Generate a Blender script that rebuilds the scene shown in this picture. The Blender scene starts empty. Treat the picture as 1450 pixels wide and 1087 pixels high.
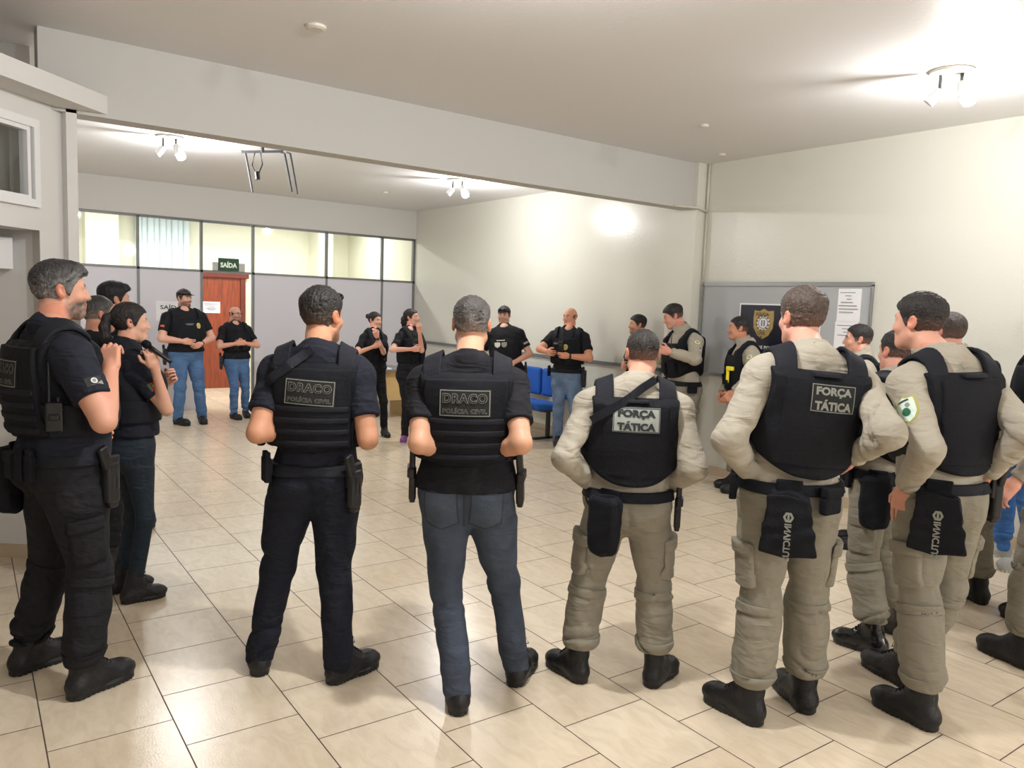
import bpy, bmesh, math, random
import numpy as np
from mathutils import Vector, Matrix
from mathutils.bvhtree import BVHTree
C = bpy.context.scene.collection
PI = math.pi
# ------------------------------------------------------------------ camera (solved from the tile joints and wall lines)
FPX, CAMH = 1098.512, 1.757
RC = np.array([[0.80310807, -0.59471179, 0.03654202], [-0.03059643, -0.10241083, -0.99427153], [0.5950473, 0.79738943, -0.10044302]])
CAM = np.array([0, 0, CAMH])
def ray(x, y):
    return RC.T @ np.array([(x - 725) / FPX, (y - 543.5) / FPX, 1.0])
def on_z(x, y, z):
    d = ray(x, y); return CAM + d * ((z - CAMH) / d[2])
def on_x(x, y, X):
    d = ray(x, y); return CAM + d * (X / d[0])
def on_y(x, y, Y):
    d = ray(x, y); return CAM + d * (Y / d[1])
def at_depth(x, y, dep):
    return CAM + ray(x, y) * dep
def depth(p):
    return float(RC[2] @ (np.asarray(p, float) - CAM))
def proj(p):
    v = RC @ (np.asarray(p, float) - CAM); return 725 + FPX * v[0] / v[2], 543.5 + FPX * v[1] / v[2]
def reach(S, px, L, sign):
    """the point on the line of sight through px at bone length L from joint S (nearer or farther one)"""
    d = ray(*px); d = d / np.linalg.norm(d); o = CAM - S
    b = o @ d; c = o @ o - L * L; q = b * b - c
    t = -b + (sign * math.sqrt(q) if q > 0 else 0)
    p = CAM + d * t
    v = p - S; n = np.linalg.norm(v)
    return S + v * (L / n) if n > L * 1.0 else p
def unit(v):
    v = np.asarray(v, float); n = np.linalg.norm(v); return v / (n if n > 1e-9 else 1)

# ------------------------------------------------------------------ distance fields
def ln(v): return np.sqrt(np.einsum('ij,ij->i', v, v))
def cone(P, a, b, ra, rb):
    a = np.asarray(a, float); ab = np.asarray(b, float) - a; q = P - a
    t = np.clip(q @ ab / max(ab @ ab, 1e-12), 0, 1)
    return ln(q - t[:, None] * ab) - (ra + (rb - ra) * t)
def limb(P, a, b, ts, rs):
    a = np.asarray(a, float); ab = np.asarray(b, float) - a; q = P - a
    t = np.clip(q @ ab / max(ab @ ab, 1e-12), 0, 1)
    return ln(q - t[:, None] * ab) - np.interp(t, ts, rs), t
def ell(P, c, r, A=None):
    q = P - np.asarray(c, float)
    if A is not None: q = q @ np.asarray(A).T
    r = np.asarray(r, float)
    k0 = ln(q / r); k1 = ln(q / (r * r)) + 1e-9
    return k0 * (k0 - 1) / k1
def ball(P, c, r): return ln(P - np.asarray(c, float)) - r
def rbox(P, c, half, rd, A=None):
    q = P - np.asarray(c, float)
    if A is not None: q = q @ np.asarray(A).T
    q = np.abs(q) - (np.asarray(half, float) - rd)
    return ln(np.maximum(q, 0)) + np.minimum(q.max(1), 0) - rd
def smin(a, b, k):
    h = np.clip(k - np.abs(a - b), 0, None) / k
    return np.minimum(a, b) - h * h * k * 0.25
def smax(a, b, k): return -smin(-a, -b, k)
def wob(P, seed, f, amp):
    """soft random creases"""
    r = np.random.RandomState(seed); o = np.zeros(len(P))
    w = np.zeros((len(P), 3))
    for i in range(3):
        k = r.normal(0, 1, 3) * f * .5
        w += np.sin(P @ k + r.uniform(0, 6.28))[:, None] * r.normal(0, 1, 3)[None, :] * (0.6 / f)
    Q = P + w
    for i in range(4):
        k = r.normal(0, 1, 3) * f * (1 + .35 * i)
        o += np.sin(Q @ k + r.uniform(0, 6.28)) / (1 + .3 * i)
    return o * amp * .5

def nets(f, lo, hi, h, slack=0.03):
    """mesh the zero surface of f inside a box on a grid of step h"""
    lo = np.asarray(lo, float); hi = np.asarray(hi, float); B = 6
    nb = np.maximum(np.ceil((hi - lo) / (h * B)).astype(int), 1)
    n = nb * B
    ci = np.indices(nb).reshape(3, -1).T
    fc = f(lo + (ci * B + (B - 1) / 2) * h)
    act = np.abs(fc) < (B * h * 0.9 + slack)
    val = np.empty(n, np.float32); 
    fc3 = fc.reshape(nb)
    val[:] = np.repeat(np.repeat(np.repeat(fc3, B, 0), B, 1), B, 2)
    off = np.indices((B, B, B)).reshape(3, -1).T
    ai = ci[act]
    if len(ai) == 0: return np.zeros((0, 3)), np.zeros((0, 4), int)
    idx = (ai[:, None, :] * B + off[None, :, :]).reshape(-1, 3)
    P = lo + idx * h
    out = np.concatenate([f(P[i:i + 400000]) for i in range(0, len(P), 400000)])
    val[idx[:, 0], idx[:, 1], idx[:, 2]] = out
    # close the border
    for ax in range(3):
        for e in (0, -1):
            sl = [slice(None)] * 3; sl[ax] = e
            val[tuple(sl)] = np.maximum(val[tuple(sl)], h * .3)
    ins = val < 0
    cnt = np.zeros(n - 1, np.int8)
    for dx in (0, 1):
        for dy in (0, 1):
            for dz in (0, 1):
                cnt += ins[dx:n[0] - 1 + dx, dy:n[1] - 1 + dy, dz:n[2] - 1 + dz]
    cell = np.argwhere((cnt > 0) & (cnt < 8))
    vid = np.full(n - 1, -1, np.int64); vid[cell[:, 0], cell[:, 1], cell[:, 2]] = np.arange(len(cell))
    acc = np.zeros((len(cell), 3)); num = np.zeros(len(cell))
    cor = [(0, 0, 0), (1, 0, 0), (0, 1, 0), (1, 1, 0), (0, 0, 1), (1, 0, 1), (0, 1, 1), (1, 1, 1)]
    cv = [val[cell[:, 0] + a, cell[:, 1] + b, cell[:, 2] + c] for a, b, c in cor]
    for i in range(8):
        for j in range(i + 1, 8):
            di = np.array(cor[j]) - np.array(cor[i])
            if np.abs(di).sum() != 1: continue
            m = (cv[i] < 0) != (cv[j] < 0)
            t = np.where(m, cv[i] / (cv[i] - cv[j] + 1e-20), 0)
            p = np.array(cor[i])[None, :] + t[:, None] * di[None, :]
            acc += p * m[:, None]; num += m
    V = lo + (cell + acc / num[:, None]) * h
    Q = []
    for ax in range(3):
        o = [a for a in range(3) if a != ax]
        s0 = [slice(1, n[k] - 1) for k in range(3)]; s0[ax] = slice(0, n[ax] - 1); s1 = list(s0); s1[ax] = slice(1, n[ax])
        a0 = ins[tuple(s0)]; a1 = ins[tuple(s1)]
        e = np.argwhere(a0 != a1)
        if len(e) == 0: continue
        sg = a0[e[:, 0], e[:, 1], e[:, 2]]
        st = np.ones(3, int); st[ax] = 0
        e = e + st
        def cid(du, dv):
            q = e.copy(); q[:, o[0]] -= du; q[:, o[1]] -= dv
            return vid[q[:, 0], q[:, 1], q[:, 2]]
        q = np.stack([cid(0, 0), cid(1, 0), cid(1, 1), cid(0, 1)], 1)
        fl = sg if ax != 1 else ~sg
        q[~fl] = q[~fl][:, ::-1]
        Q.append(q)
    return V, np.concatenate(Q)

# ------------------------------------------------------------------ meshes and objects
def link(name, me, mats, parent=None, origin=None):
    o = bpy.data.objects.new(name, me); C.objects.link(o)
    for m in (mats if isinstance(mats, (list, tuple)) else [mats]): me.materials.append(m)
    if parent is not None: o.parent = parent
    if origin is not None: o.location = origin
    return o
def mesh_np(name, V, F, smooth=True, col=None, midx=None):
    me = bpy.data.meshes.new(name)
    F = np.asarray(F); k = F.shape[1]
    me.vertices.add(len(V)); me.vertices.foreach_set('co', np.asarray(V, np.float32).ravel())
    me.loops.add(F.size); me.loops.foreach_set('vertex_index', F.ravel().astype(np.int32))
    me.polygons.add(len(F)); me.polygons.foreach_set('loop_start', np.arange(0, F.size, k, dtype=np.int32))
    me.polygons.foreach_set('use_smooth', np.full(len(F), smooth))
    if midx is not None: me.polygons.foreach_set('material_index', np.asarray(midx, np.int32))
    me.update(calc_edges=True)
    if col is not None:
        a = me.color_attributes.new('Col', 'FLOAT_COLOR', 'POINT')
        c = np.ones((len(V), 4), np.float32); c[:, :3] = col
        a.data.foreach_set('color', c.ravel())
    return me
def mesh_py(name, V, F, smooth=False, midx=None):
    me = bpy.data.meshes.new(name); me.from_pydata([tuple(map(float, v)) for v in V], [], [tuple(int(i) for i in f) for f in F])
    if smooth: me.polygons.foreach_set('use_smooth', np.full(len(me.polygons), True))
    if midx is not None: me.polygons.foreach_set('material_index', np.asarray(midx, np.int32))
    me.update(); return me
def empty(name, loc, label=None, cat=None, group=None, rz=0):
    o = bpy.data.objects.new(name, None); C.objects.link(o); o.location = loc; o.rotation_euler = (0, 0, rz)
    tag(o, label, cat, group); return o
def tag(o, label=None, cat=None, group=None, kind=None):
    if label: o['label'] = label
    if cat: o['category'] = cat
    if group: o['group'] = group
    if kind: o['kind'] = kind
    return o
class MB:
    """collects boxes, tubes, discs into one mesh"""
    def __init__(s): s.V = []; s.F = []; s.M = []
    def add(s, V, F, mi=0):
        b = len(s.V); s.V += [tuple(map(float, v)) for v in V]; s.F += [tuple(i + b for i in f) for f in F]; s.M += [mi] * len(F); return s
    def box(s, lo, hi, mi=0):
        x0, y0, z0 = lo; x1, y1, z1 = hi
        V = [(x0, y0, z0), (x1, y0, z0), (x1, y1, z0), (x0, y1, z0), (x0, y0, z1), (x1, y0, z1), (x1, y1, z1), (x0, y1, z1)]
        return s.add(V, [(0, 3, 2, 1), (4, 5, 6, 7), (0, 1, 5, 4), (1, 2, 6, 5), (2, 3, 7, 6), (3, 0, 4, 7)], mi)
    def prism(s, pts, z0, z1, mi=0):
        n = len(pts); V = [(x, y, z0) for x, y in pts] + [(x, y, z1) for x, y in pts]
        return s.add(V, [tuple(range(n))[::-1], tuple(range(n, 2 * n))] + [(i, (i + 1) % n, n + (i + 1) % n, n + i) for i in range(n)], mi)
    def tube(s, pts, r, n=8, mi=0):
        pts = [np.asarray(p, float) for p in pts]; rs = r if isinstance(r, (list, tuple)) else [r] * len(pts)
        V = []; F = []
        up = np.array([0, 0, 1.0])
        for i, p in enumerate(pts):
            d = unit(pts[min(i + 1, len(pts) - 1)] - pts[max(i - 1, 0)])
            a = np.cross(d, up)
            if np.linalg.norm(a) < .1: a = np.cross(d, [1, 0, 0])
            a = unit(a); b = np.cross(a, d)
            for k in range(n):
                t = 2 * PI * k / n; V.append(p + rs[i] * (math.cos(t) * a + math.sin(t) * b))
        for i in range(len(pts) - 1):
            for k in range(n):
                F.append((i * n + k, i * n + (k + 1) % n, (i + 1) * n + (k + 1) % n, (i + 1) * n + k))
        F.append(tuple(range(n))[::-1]); F.append(tuple(range((len(pts) - 1) * n, len(pts) * n)))
        return s.add(V, F, mi)
    def lathe(s, prof, c=(0, 0, 0), n=28, mi=0, A=None):
        V = []; F = []
        for r, z in prof:
            for k in range(n): V.append((r * math.cos(2 * PI * k / n), r * math.sin(2 * PI * k / n), z))
        for i in range(len(prof) - 1):
            for k in range(n): F.append((i * n + k, i * n + (k + 1) % n, (i + 1) * n + (k + 1) % n, (i + 1) * n + k))
        F.append(tuple(range(n))[::-1]); F.append(tuple(range((len(prof) - 1) * n, len(prof) * n)))
        V = np.array(V)
        if A is not None: V = V @ np.asarray(A)
        return s.add(V + np.asarray(c, float), F, mi)
    def obj(s, name, mats, parent=None, origin=None, bevel=0, smooth=False):
        V = s.V
        if origin is not None: V = [tuple(np.asarray(v) - np.asarray(origin)) for v in V]
        o = link(name, mesh_py(name, V, s.F, smooth, s.M), mats, parent, None if parent is not None else origin)
        if bevel:
            m = o.modifiers.new('edge', 'BEVEL'); m.width = bevel; m.segments = 2; m.limit_method = 'ANGLE'
        return o

# ------------------------------------------------------------------ materials
def mat(name, col, rough=.6, spec=.5, metal=0, nscale=0, nstr=0, var=0, vscale=8, emit=None, attr=False, sheen=0, coat=0, stretch=None, folds=0):
    m = bpy.data.materials.new(name); m.use_nodes = True; nt = m.node_tree; N = nt.nodes; L = nt.links
    b = N['Principled BSDF']
    b.inputs['Base Color'].default_value = (*col, 1); b.inputs['Roughness'].default_value = rough
    b.inputs['Metallic'].default_value = metal; b.inputs['Specular IOR Level'].default_value = spec
    if sheen: b.inputs['Sheen Weight'].default_value = sheen
    if coat: b.inputs['Coat Weight'].default_value = coat; b.inputs['Coat Roughness'].default_value = .2
    tc = N.new('ShaderNodeTexCoord')
    src = tc.outputs['Object']
    if stretch:
        mp = N.new('ShaderNodeMapping'); mp.inputs['Scale'].default_value = stretch; L.new(src, mp.inputs['Vector']); src = mp.outputs['Vector']
    if attr:
        a = N.new('ShaderNodeAttribute'); a.attribute_name = 'Col'; base = a.outputs['Color']; L.new(base, b.inputs['Base Color'])
    if var:
        n = N.new('ShaderNodeTexNoise'); n.inputs['Scale'].default_value = vscale; n.inputs['Detail'].default_value = 4; L.new(src, n.inputs['Vector'])
        r = N.new('ShaderNodeMapRange'); r.inputs[1].default_value = .3; r.inputs[2].default_value = .7; r.inputs[3].default_value = 1 - var; r.inputs[4].default_value = 1 + var
        L.new(n.outputs[0], r.inputs[0])
        mx = N.new('ShaderNodeMix'); mx.data_type = 'RGBA'; mx.blend_type = 'MULTIPLY'; mx.inputs[0].default_value = 1
        if attr: L.new(base, mx.inputs[6])
        else: mx.inputs[6].default_value = (*col, 1)
        cc = N.new('ShaderNodeCombineColor'); [L.new(r.outputs[0], cc.inputs[i]) for i in range(3)]
        L.new(cc.outputs[0], mx.inputs[7]); L.new(mx.outputs[2], b.inputs['Base Color'])
    if nscale:
        n = N.new('ShaderNodeTexNoise'); n.inputs['Scale'].default_value = nscale; n.inputs['Detail'].default_value = 5; L.new(src, n.inputs['Vector'])
        bp = N.new('ShaderNodeBump'); bp.inputs['Strength'].default_value = nstr; bp.inputs['Distance'].default_value = .01
        L.new(n.outputs[0], bp.inputs['Height']); L.new(bp.outputs[0], b.inputs['Normal'])
        if folds:
            mp = N.new('ShaderNodeMapping'); mp.inputs['Scale'].default_value = (.75, .75, 2.0); mp.inputs['Rotation'].default_value = (.45, .35, 0); L.new(src, mp.inputs['Vector'])
            n2 = N.new('ShaderNodeTexNoise'); n2.inputs['Scale'].default_value = 9; n2.inputs['Detail'].default_value = 2; n2.inputs['Distortion'].default_value = .8; L.new(mp.outputs[0], n2.inputs['Vector'])
            b2 = N.new('ShaderNodeBump'); b2.inputs['Strength'].default_value = folds; b2.inputs['Distance'].default_value = .035
            L.new(n2.outputs[0], b2.inputs['Height']); L.new(b2.outputs[0], bp.inputs['Normal'])
    if emit:
        b.inputs['Emission Color'].default_value = (*emit[0], 1); b.inputs['Emission Strength'].default_value = emit[1]
    return m
def S(r, g, b):
    """0-255 display colour to a linear one"""
    f = lambda c: ((c / 255 + .055) / 1.055) ** 2.4 if c > 10 else c / 255 / 12.92
    return (f(r), f(g), f(b))

# ------------------------------------------------------------------ flat outlines wrapped on surfaces (patches, lettering, badges)
def t_text(s, size, bold=0.0, spacing=1.0):
    cu = bpy.data.curves.new('t', 'FONT'); cu.body = s; cu.size = size; cu.offset = bold; cu.space_character = spacing
    cu.align_x = 'CENTER'; cu.align_y = 'CENTER'; cu.resolution_u = 3
    o = bpy.data.objects.new('t', cu); C.objects.link(o)
    dg = bpy.context.evaluated_depsgraph_get(); me = bpy.data.meshes.new_from_object(o.evaluated_get(dg))
    V = np.array([v.co[:2] for v in me.vertices]).reshape(-1, 2); F = [tuple(p.vertices) for p in me.polygons]
    bpy.data.objects.remove(o); bpy.data.curves.remove(cu); bpy.data.meshes.remove(me)
    return V, F
def fit(tf, w, h, c=(0, 0)):
    V, F = tf; a = V.min(0); b = V.max(0); s = np.array([w, h]) / (b - a)
    return (V - (a + b) / 2) * s + np.array(c), F
def t_grid(w, h, nx=8, ny=6, c=(0, 0)):
    V = [(-w / 2 + w * i / nx + c[0], -h / 2 + h * j / ny + c[1]) for j in range(ny + 1) for i in range(nx + 1)]
    return np.array(V), [(j * (nx + 1) + i, j * (nx + 1) + i + 1, (j + 1) * (nx + 1) + i + 1, (j + 1) * (nx + 1) + i) for j in range(ny) for i in range(nx)]
def t_frame(w, h, t, n=8, c=(0, 0)):
    V = []; F = []
    for cx, cy, ww, hh in ((0, h / 2 - t / 2, w, t), (0, -h / 2 + t / 2, w, t), (-w / 2 + t / 2, 0, t, h - 2 * t), (w / 2 - t / 2, 0, t, h - 2 * t)):
        v, f = t_grid(ww, hh, n if ww > hh else 1, n if hh > ww else 1, (c[0] + cx, c[1] + cy)); b = len(V); V += list(v); F += [tuple(i + b for i in q) for q in f]
    return np.array(V), F
def t_poly(pts, rings=(1, .66, .33)):
    pts = np.array(pts, float); c = pts.mean(0); n = len(pts); V = []; F = []
    for r in rings: V += list(c + (pts - c) * r)
    V.append(c)
    for k in range(len(rings) - 1):
        F += [(k * n + i, k * n + (i + 1) % n, (k + 1) * n + (i + 1) % n, (k + 1) * n + i) for i in range(n)]
    k = len(rings) - 1; F += [(k * n + i, k * n + (i + 1) % n, len(V) - 1) for i in range(n)]
    return np.array(V), F
def t_disc(r, n=20, c=(0, 0), sy=1):
    return t_poly([(c[0] + r * math.cos(2 * PI * i / n), c[1] + r * sy * math.sin(2 * PI * i / n)) for i in range(n)])
def t_star(r0, r1, n, c=(0, 0)):
    return t_poly([(c[0] + (r0 if i % 2 else r1) * math.cos(PI * i / n), c[1] + (r0 if i % 2 else r1) * math.sin(PI * i / n)) for i in range(2 * n)], (1, .5))
def wrap(name, layers, mats, bvh, c, out, up, parent, base, lift=.003, step=.0012, org=None):
    """layers: list of (V2, F, material index); wraps them on the surface in bvh seen along -out from point c; keeps a rim so that the piece has thickness"""
    out = unit(out); up = unit(np.asarray(up, float) - out * (np.asarray(up, float) @ out)); rt = np.cross(up, out)
    V = []; F = []; M = []
    for li, (v2, f, mi) in enumerate(layers):
        b = len(V)
        far = []
        for x, y in v2:
            o = np.asarray(c) + rt * x + up * y
            h = bvh.ray_cast(Vector(o + out * .35), Vector(-out), .7)
            if h[0] is None:
                h = bvh.find_nearest(Vector(o))
                far.append(1)
            V.append(np.array(h[0]) + out * (lift + step * li))
        F += [tuple(i + b for i in q) for q in f]; M += [mi] * len(f)
        if li == 0:   # rim down to the surface
            ed = {}
            for q in f:
                for a, d in zip(q, q[1:] + q[:1]): ed[(a, d)] = ed.get((a, d), 0) + 1
            rim = [e for e in ed if (e[1], e[0]) not in ed]
            low = {}
            for a, d in rim:
                for k in (a, d):
                    if k not in low: low[k] = len(V); V.append(V[b + k] - out * (lift + .006))
            F += [(d + b, a + b, low[a], low[d]) for a, d in rim]; M += [mi] * len(rim)
    o = link(name, mesh_py(name, np.array(V) - np.asarray(base), F, False, M), mats, parent)
    return o
# ------------------------------------------------------------------ people
def crease(x): return (1 - np.abs(np.sin(x))) ** 2.2
UP = np.array([0, 0, 1.0])
M_SKIN = mat('skin', (.5, .3, .2), .5, .35, attr=True, nscale=180, nstr=.08)
M_HAIR = mat('hair', (.02, .015, .01), .55, .4, attr=True, nscale=90, nstr=.9, var=.35, vscale=160, stretch=(1, 1, .35))
_fab = {}
def fabric(key, col, rough=.85, nscale=60, nstr=.25, var=.12, vscale=14, sheen=.0, spec=.25, fold=.5):
    if key not in _fab: _fab[key] = mat(key, col, rough, spec, nscale=nscale, nstr=nstr, var=var, vscale=vscale, sheen=sheen, folds=fold)
    return _fab[key]
F_NAVY = fabric('navy_cotton', S(27, 29, 40)); F_BLACK = fabric('black_cotton', S(22, 22, 27)); F_VEST = fabric('black_nylon', S(12, 14, 21), .75, 220, .3, .15, 30, spec=.22, fold=.12)
F_BAND = fabric('black_webbing', S(21, 23, 31), .75, 260, .35, .1, 30, spec=.25, fold=.12)
F_TACT = fabric('black_ripstop', S(24, 24, 28), .85, 50, .3); F_NAVYT = fabric('navy_trouser_cloth', S(20, 23, 34), .85, 50, .3)
F_DENIMD = fabric('dark_denim', S(62, 70, 84), .9, 240, .4, .28, 9); F_DENIM = fabric('blue_denim', S(74, 103, 142), .9, 200, .3, .22, 7); F_DENIML = fabric('washed_denim', S(98, 118, 146), .9, 200, .3, .3, 7)
F_DENIMB = fabric('bright_denim', S(62, 105, 165), .9, 200, .3, .2, 7)
F_KHAKI = fabric('khaki_shirt_cloth', S(163, 156, 142), .85, 40, .2, .05, 8); F_KHAKIT = fabric('khaki_trouser_cloth', S(130, 125, 112), .88, 45, .2, .06, 8)
F_LEGG = fabric('teal_black_stretch', S(30, 40, 50), .75, 40, .15)
M_BOOT = mat('black_boot_leather', S(19, 19, 22), .5, .4, nscale=70, nstr=.3, var=.15)
M_GLOSSB = mat('polished_boot_leather', S(16, 16, 18), .22, .6, nscale=40, nstr=.2)
M_SOLE = mat('black_rubber', S(15, 15, 16), .8, .3)
M_KYDEX = mat('black_polymer', S(20, 20, 23), .4, .45); M_GUN = mat('gun_steel', S(28, 28, 32), .3, .5, metal=.6)
M_GREYL = mat('grey_thread', S(134, 136, 128), .8); M_PATCHK = mat('black_patch', S(20, 22, 22), .85); M_PATCHG = mat('grey_patch', S(150, 156, 150), .8); M_PATCHD = mat('dark_thread', S(38, 40, 42), .85)
M_GOLD = mat('gold_badge', S(190, 165, 95), .4, .5, metal=.5); M_WHITE = mat('white_thread', S(215, 215, 212), .8); M_YELL = mat('yellow_polymer', S(240, 225, 40), .5); M_GREEN = mat('green_thread', S(30, 95, 60), .8)
M_RED = mat('red_thread', S(190, 50, 40), .8); M_SILV = mat('silver_metal', S(170, 172, 175), .3, .5, metal=.8); M_OLIVE = mat('yellow_green_thread', S(165, 160, 85), .8); M_PBLUE = mat('pale_green_thread', S(205, 222, 212), .8)
M_LENS = mat('dark_lens', S(12, 12, 14), .1, .6); M_INK = mat('tattoo_ink', S(70, 60, 60), .6)

# ready-made belt gear: x across the belt, y away from the body, z up
def gear_fn(kind):
    if kind == 'holster':
        def f(P):
            d = rbox(P, (0, .03, -.075), (.033, .020, .085), .012)
            d = np.minimum(d, rbox(P, (-.004, .03, -.15), (.024, .017, .03), .010))
            d = np.minimum(d, rbox(P, (0, .008, -.02), (.03, .008, .05), .006))
            a = .35; A = np.array([[math.cos(a), 0, -math.sin(a)], [0, 1, 0], [math.sin(a), 0, math.cos(a)]])
            d = np.minimum(d, rbox(P, (.035, .032, .035), (.022, .014, .05), .010, A))
            d = np.minimum(d, rbox(P, (-.006, .032, .02), (.03, .013, .018), .006))
            d = np.minimum(d, rbox(P, (0, .045, -.06), (.02, .008, .04), .004))
            d = np.maximum(d, -rbox(P, (.0, .055, -.1), (.006, .004, .05), .001))
            return d
        return f, (-.06, -.01, -.19), (.08, .065, .1), .0035
    if kind == 'pistol':   # slim open holster with the pistol grip standing proud
        def f(P):
            d = rbox(P, (0, .022, -.06), (.026, .016, .075), .010)
            a = .25; A = np.array([[math.cos(a), 0, -math.sin(a)], [0, 1, 0], [math.sin(a), 0, math.cos(a)]])
            d = np.minimum(d, rbox(P, (.014, .024, .062), (.022, .013, .062), .009, A))
            d = np.minimum(d, rbox(P, (.0, .03, .0), (.034, .016, .022), .006))
            d = np.minimum(d, rbox(P, (0, .022, -.13), (.018, .013, .02), .008))
            return d
        return f, (-.05, -.01, -.17), (.07, .06, .15), .0035
    if kind == 'mag':
        def f(P):
            d = np.minimum(rbox(P, (-.022, .02, -.03), (.018, .015, .055), .006), rbox(P, (.022, .02, -.03), (.018, .015, .055), .006))
            d = np.minimum(d, rbox(P, (-.022, .02, .03), (.014, .011, .02), .004)); d = np.minimum(d, rbox(P, (.022, .02, .03), (.014, .011, .02), .004))
            return np.minimum(d, rbox(P, (0, .005, -.02), (.04, .005, .03), .004))
        return f, (-.05, -.01, -.1), (.05, .045, .06), .0035
    if kind == 'cuffs':
        def f(P):
            d = rbox(P, (0, .022, -.03), (.05, .02, .055), .014)
            d = np.minimum(d, rbox(P, (0, .028, .005), (.052, .018, .022), .008))
            return smax(d, -(np.abs(P[:, 2] + .018) - .0015), .003)
        return f, (-.065, -.01, -.1), (.065, .055, .045), .0035
    if kind == 'radio':
        def f(P):
            d = rbox(P, (0, .022, -.02), (.032, .018, .06), .008)
            d = np.minimum(d, cone(P, (.018, .022, .03), (.018, .022, .2), .006, .0035))
            d = np.minimum(d, cone(P, (-.014, .022, .03), (-.014, .022, .055), .008, .008))
            d = np.minimum(d, rbox(P, (0, .042, -.02), (.018, .006, .012), .004))
            return d
        return f, (-.045, -.01, -.09), (.045, .06, .21), .0035
    if kind == 'taser':
        def f(P):
            d = np.minimum(rbox(P, (-.02, .02, .035), (.042, .016, .02), .008), rbox(P, (.006, .02, -.025), (.013, .013, .055), .007))
            return np.minimum(d, cone(P, (-.008, .02, .0), (-.008, .02, -.1), .006, .004))
        return f, (-.07, -.01, -.11), (.03, .045, .065), .003
    if kind == 'pouch':    # slack dump pouch
        def f(P):
            t = np.clip(-P[:, 2] / .26, 0, 1); hw = .075 + .035 * t
            d = np.maximum(np.abs(P[:, 0] + .01 * t) - hw, np.abs(P[:, 1] - .032) - (.030 - .012 * t))
            d = smax(d, np.abs(P[:, 2] + .13) - .13 + .02 * np.abs(P[:, 0]) / .1, .01)
            d = d * .9 + wob(P, 5, 26, .004)
            d = smax(d, -ell(P, (0, .034, .0), (.055, .018, .05)), .008)
            return np.minimum(d, rbox(P, (0, .004, .01), (.05, .006, .035), .004))
        return f, (-.13, -.012, -.275), (.13, .08, .05), .005
    if kind == 'sack':     # rounded drop pouch
        def f(P):
            d = rbox(P, (0, .045, -.13), (.085 , .042, .15), .04) + wob(P, 9, 22, .005) + .10 * np.clip(-P[:, 2] - .16, 0, .2) * np.abs(P[:, 0]) / .05
            d = smax(d, -ell(P, (0, .045, .03), (.055, .024, .05)), .008)
            q = P - np.array([0, .07, .0]); w = np.abs(ln(np.c_[q[:, 0], q[:, 2] * 1.5]) - .09)
            d = np.minimum(d, np.maximum(np.sqrt(w * w + q[:, 1] ** 2) - .005, q[:, 2] - .01))
            return np.minimum(d, rbox(P, (0, .006, .0), (.05, .007, .04), .004))
        return f, (-.12, -.012, -.3), (.12, .11, .06), .005
_gear = {}
def gear_mesh(kind):
    if kind not in _gear:
        f, lo, hi, h = gear_fn(kind); V, F = nets(f, lo, hi, h, .01); _gear[kind] = mesh_np(kind, V, F)
        if kind == 'pouch':
            b = bvh_of(V, F); v2, f2 = fit(t_text('INVICTUS', .1, .003), .150, .026); v2 = np.c_[v2[:, 1], -v2[:, 0]] + [-.005, -.19]
            v3, f3 = t_poly([(-.005 + .020 * math.cos(a * PI / 3), -.090 + .022 * math.sin(a * PI / 3)) for a in range(6)], (1, .55)); v4, f4 = t_grid(.008, .022, 1, 1, (-.005, -.090))
            A = [tuple(v) for v in V]; G = F.tolist(); MI = [0] * len(G)
            for vv, ff, mi in ((v2, f2, 1), (v3, [q for q in f3 if len(q) == 4], 1), (v4, f4, 1)):
                o = len(A)
                for x, z in vv:
                    h = b.ray_cast(Vector((x, .3, z)), Vector((0, -1, 0))); A.append((x, (h[0].y if h[0] else .05) + .0025, z))
                G += [tuple(i + o for i in q)[::-1] for q in ff]; MI += [mi] * len(ff)
            _gear[kind] = mesh_py(kind, A, G, True, MI)
        _gear[kind].materials.append({'taser': M_YELL, 'pouch': F_VEST, 'sack': F_VEST, 'cuffs': F_VEST, 'mag': F_VEST}.get(kind, M_KYDEX))
        if kind == 'pouch': _gear[kind].materials.append(M_GREYL)
    return _gear[kind]
GEARNAME = dict(holster='holster', pistol='pistol_holster', mag='magazine_pouch', cuffs='handcuff_pouch', radio='radio', taser='taser', pouch='dump_pouch', sack='drop_pouch')
def frame_mat(c, out, up):
    out = unit(out); up = unit(np.asarray(up) - out * (out @ np.asarray(up))); x = np.cross(out, up)
    return Matrix(((x[0], out[0], up[0], c[0]), (x[1], out[1], up[1], c[1]), (x[2], out[2], up[2], c[2]), (0, 0, 0, 1)))
def bvh_of(V, F): return BVHTree.FromPolygons([Vector(v) for v in V], [tuple(f) for f in F.tolist()])

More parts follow.
